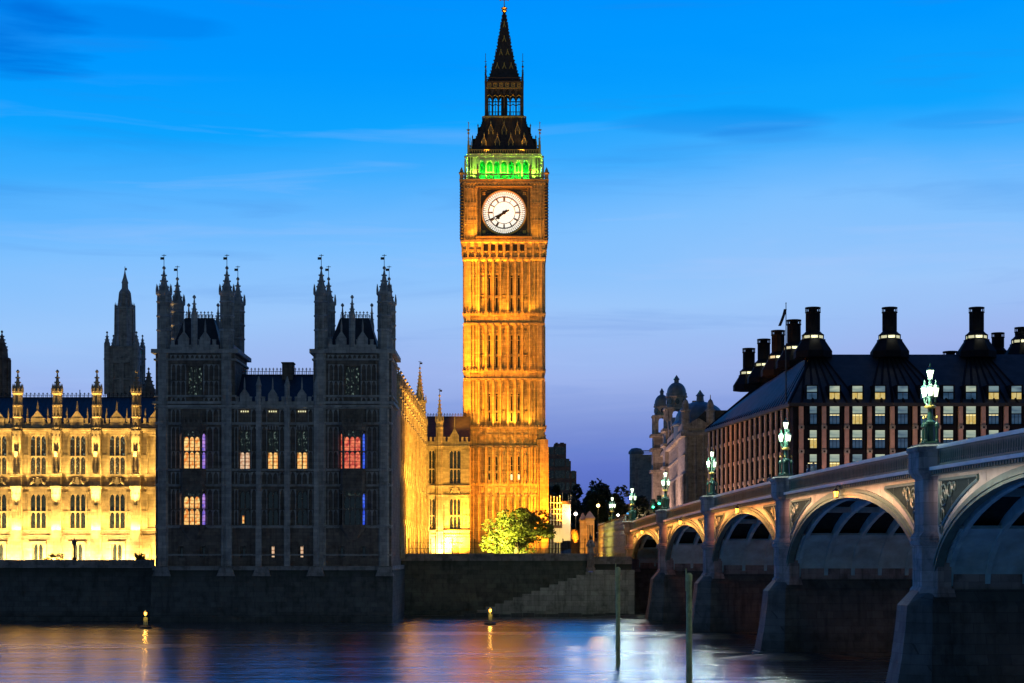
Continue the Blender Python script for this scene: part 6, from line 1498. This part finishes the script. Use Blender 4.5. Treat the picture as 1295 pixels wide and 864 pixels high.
# pedestal lamp at the head of the steps
px_ = wx(747, 222.8); pd = thing('pedestal_lamp', 'stone pedestal with a dark lantern at the head of the river steps', 'lamp pedestal', (px_, 222.8, 5.2))
zz = lambda py: wz(py, 222.8)
mb = MB(); mb.M = Matrix.Translation((px_, 222.8, 0)); mb.lathe(0, 0, [(.62, 5.3), (.62, 5.7), (.48, 5.85), (.48, zz(703)), (.56, zz(702)), (.56, zz(700.5)), (.44, zz(700)), (.44, zz(692)), (.6, zz(691)), (.6, zz(689)), (.42, zz(686)), (.3, zz(683))], 8); mb.build('pedestal', M['granite'], pd)
mb = MB(); mb.M = Matrix.Translation((px_, 222.8, 0)); mb.lathe(0, 0, [(.1, zz(683)), (.2, zz(682)), (.24, zz(679)), (.1, zz(677.5)), (.05, zz(675)), (.02, zz(672))], 8)
for k in range(4): a = k * PI / 2; mb.cyl(.42 * math.cos(a), .42 * math.sin(a), zz(691), zz(685), .05)
mb.build('lantern', M['black'], pd)
# iron railing on the embankment, poles behind it
YR = 223.6; x0r, x1r = -12.6, 8.9; rl = thing('iron_railing', 'thin black iron railing along the embankment wall under the tree', 'railing', ((x0r + x1r) / 2, YR, 7.5))
mb = MB()
for q in (8.05, 8.75): mb.box(x0r, x1r, YR - .02, YR + .02, q, q + .05)
n = 110
for i in range(n): x = x0r + (x1r - x0r) * (i + .5) / n; mb.cyl(x, YR, 7.45, 8.95, .016, .012, 4)
mb.build('bars', M['black'], rl)
for i in range(9):
    x = x0r + (x1r - x0r) * i / 8; mb = MB(); mb.lathe(x, YR, [(.06, 7.45), (.06, 9.1), (.1, 9.15), (.02, 9.35)], 6); mb.build('railing_post', M['black'], rl)
for px, py, lab in ((561.5, 640, 'tallest thin dark pole in front of the glowing palace corner'), (518.5, 685, 'short dark pole just right of the dark pavilion'), (579.5, 686, 'short dark pole in front of the palace doorway')):
    t = thing('thin_pole', lab, 'pole', (wx(px, 238), 238, 6.9)); mb = MB(); mb.lathe(wx(px, 238), 238, [(.1, 6.9), (.09, 7.6), (.05, 7.7), (.04, wz(py, 238)), (.08, wz(py, 238) + .05), (.02, wz(py, 238) + .15)], 6); mb.build('shaft', M['black'], t)
tl = thing('terrace_lamp', 'black lamp standard with unlit lantern on the terrace wall in front of the doorway', 'lamp post', (wx(94, 203.7), 203.7, 6.8)); mb = MB(Matrix.Translation((wx(94, 203.7), 203.7, 0))); zz = lambda py: wz(py, 203.7)
mb.lathe(0, 0, [(.22, zz(726)), (.2, 6.8), (.26, 6.85), (.24, 7.0), (.12, 7.1), (.1, zz(692)), (.18, zz(691)), (.06, zz(690))], 8); mb.build('post', M['black'], tl); f_, g_2 = MB(Matrix.Translation((wx(94, 203.7), 203.7, 0))), MB(Matrix.Translation((wx(94, 203.7), 203.7, 0))); lantern(f_, g_2, 0, 0, zz(690), .26, .75); l_ = f_.build('lantern', M['black'], tl); g_2.build('glass', M['glass'], l_)

# ================================================================ on the river: mooring piles, buoys
def pile(label, px, pyt, Y, r, seed):
    x = wx(px, Y); zt_ = wz(pyt, Y); t = thing('mooring_pile', label, 'mooring pile', (x, Y, 0)); mb = MB(); rnd = random.Random(seed); n = 10; R_ = []
    for i in range(13):
        z = -1.2 + (zt_ + 1.2) * i / 12; R_.append([(x + r * (1 + .07 * rnd.uniform(-1, 1)) * math.cos(2 * PI * k / n), Y + r * (1 + .05 * rnd.uniform(-1, 1)) * math.sin(2 * PI * k / n), z) for k in range(n)])
    mb.rings(R_); mb.build('post', M['timber'], t)
    mb = MB(); mb.lathe(x, Y, [(r * 1.12, zt_ - .35), (r * 1.12, zt_), (r * .5, zt_ + .1)], n); mb.build('iron_cap', M['timber'], t)
    mb = MB(); mb.box(x - r * 1.2, x - r * .8, Y - .06, Y + .06, zt_ - .9, zt_ + .35); mb.box(x - .1, x + .1, Y - r - .1, Y - r + .02, zt_ - 2.4, zt_ - 2.1); mb.build('marker_board', M['timber'], t)
    return x, Y
pile('thinner mooring pile, standing farther out near the river steps', 781.5, 719, 124, .155, 1)
pile('thicker nearer mooring pile running out of the bottom of the picture', 871.5, 727, 101, .165, 2)
def buoy(label, px, pyb, Y):
    x = wx(px, Y); t = thing('river_buoy', label, 'buoy', (x, Y, 0), 'lit buoys on the river'); mb = MB(); mb.lathe(x, Y, [(.3, -.25), (.62, -.05), (.62, .16), (.4, .28), (.14, .34)], 14); mb.build('float', M['black'], t)
    mb = MB(); mb.lathe(x, Y, [(.13, .3), (.08, 1.25), (.16, 1.3), (.16, 1.36)], 8)
    for s in (-1, 1): mb.tube([(x + s * .22, Y, .32), (x + s * .06, Y, 1.15)], .03, 4)
    mb.box(x - .2, x + .2, Y - .02, Y + .02, .75, 1.1); mb.lathe(x, Y, [(.2, 1.62), (.1, 1.74), (.02, 1.85)], 8); mb.build('mast', M['timber'], t); mb = MB(); mb.lathe(x, Y, [(.13, 1.36), (.15, 1.62)], 8); mb.build('lamp', M['sodium_glow'], t); point((x, Y - .35, 1.5), 25, (1, .6, .1), .1)
buoy('small buoy with yellow light floating below the dark pavilion edge', 184, 795, 183); buoy('small buoy with yellow light floating at the foot of the river steps', 620, 790, 193)
mudbank(15.5, 200, 6.5, 3.2, .35, 3); mudbank(17.5, 163, 7.0, 2.6, .38, 4); mudbank(20.0, 131, 6.0, 2.4, .36, 5); mudbank(16, 215, 9, 2.2, .3, 6)

# ================================================================ people on the bridge footway
def person(label, s, y, cloth, face=0.0, h=1.72, stride=.12):
    p_ = fb @ Vector((s, y, 0)); z0 = Zp(s) - .97
    me = bpy.data.meshes.new('person'); k = h / 1.72
    J = {'pel': (0, 0, .93, .135), 'wai': (0, .0, 1.08, .115), 'che': (0, 0, 1.30, .145), 'nec': (0, .01, 1.46, .055), 'hd0': (0, -.01, 1.56, .075), 'hd1': (0, -.015, 1.66, .09), 'hd2': (0, 0, 1.73, .05)}
    E = [('pel', 'wai'), ('wai', 'che'), ('che', 'nec'), ('nec', 'hd0'), ('hd0', 'hd1'), ('hd1', 'hd2')]
    for s_, n in ((-1, 'l'), (1, 'r')):
        J[n + 'hip'] = (s_ * .1, 0, .86, .09); J[n + 'kne'] = (s_ * .1, -s_ * stride * .5, .48, .062); J[n + 'ank'] = (s_ * .1, -s_ * stride * 1.1, .08, .042); J[n + 'toe'] = (s_ * .1, -s_ * stride * 1.1 - .16, .035, .035)
        J[n + 'sho'] = (s_ * .19, 0, 1.38, .062); J[n + 'elb'] = (s_ * .24, .03 + s_ * stride * .3, 1.1, .042); J[n + 'wri'] = (s_ * .23, -.05 + s_ * stride * .8, .87, .03); J[n + 'han'] = (s_ * .22, -.08 + s_ * stride * .9, .78, .034)
        E += [('pel', n + 'hip'), (n + 'hip', n + 'kne'), (n + 'kne', n + 'ank'), (n + 'ank', n + 'toe'), ('che', n + 'sho'), (n + 'sho', n + 'elb'), (n + 'elb', n + 'wri'), (n + 'wri', n + 'han')]
    ks = list(J); me.from_pydata([Vector(J[q][:3]) * k for q in ks], [(ks.index(a), ks.index(b)) for a, b in E], [])
    o = bpy.data.objects.new('tmp', me); COL.objects.link(o); md = o.modifiers.new('s', 'SKIN'); o.modifiers.new('u', 'SUBSURF').levels = 1
    for i, q in enumerate(ks): r = J[q][3] * k; me.skin_vertices[0].data[i].radius = (r, r * (.8 if q in ('che', 'wai') else 1)); me.skin_vertices[0].data[i].use_root = q == 'pel'
    dg = bpy.context.evaluated_depsgraph_get(); nm = bpy.data.meshes.new_from_object(o.evaluated_get(dg)); bpy.data.objects.remove(o)
    nm.materials.clear(); nm.materials.append(M[cloth]); nm.materials.append(M['skin']); nm.materials.append(M['hair'])
    for pg in nm.polygons:
        c = pg.center; pg.use_smooth = True
        if c.z > 1.48 * k: pg.material_index = 2 if (c.y > .0 or c.z > 1.69 * k) else 1
        elif abs(c.x) > .17 * k and c.z < .88 * k: pg.material_index = 1
    b = bpy.data.objects.new('person', nm); COL.objects.link(b); b.location = (p_.x, p_.y, z0); b.rotation_euler = (0, 0, face)
    return tag(b, label, 'person', 'people on the bridge footway')
person('person in pale clothing standing beside another in dark blue near a bridge lamp', 100.2, .85, 'cloth_pale', R(-60), 1.78)
person('person in dark blue top at the parapet, just right of the second nearest lamp', 98.6, .8, 'cloth_blue', R(-80), 1.74)
person('person in dark blue clothes walking over the third arch', 84.2, .9, 'cloth_blue', R(170), 1.76, .25)
person('person in dark clothing walking behind the amber lantern', 79.6, 1.1, 'cloth_dark', R(10), 1.74, .2)
person('person in red top on the far end of the bridge', 22.0, .8, 'cloth_red', R(-60), 1.75)
person('person in pale top on the bridge beyond the red one', 17.5, .9, 'cloth_pale', R(-100), 1.72)
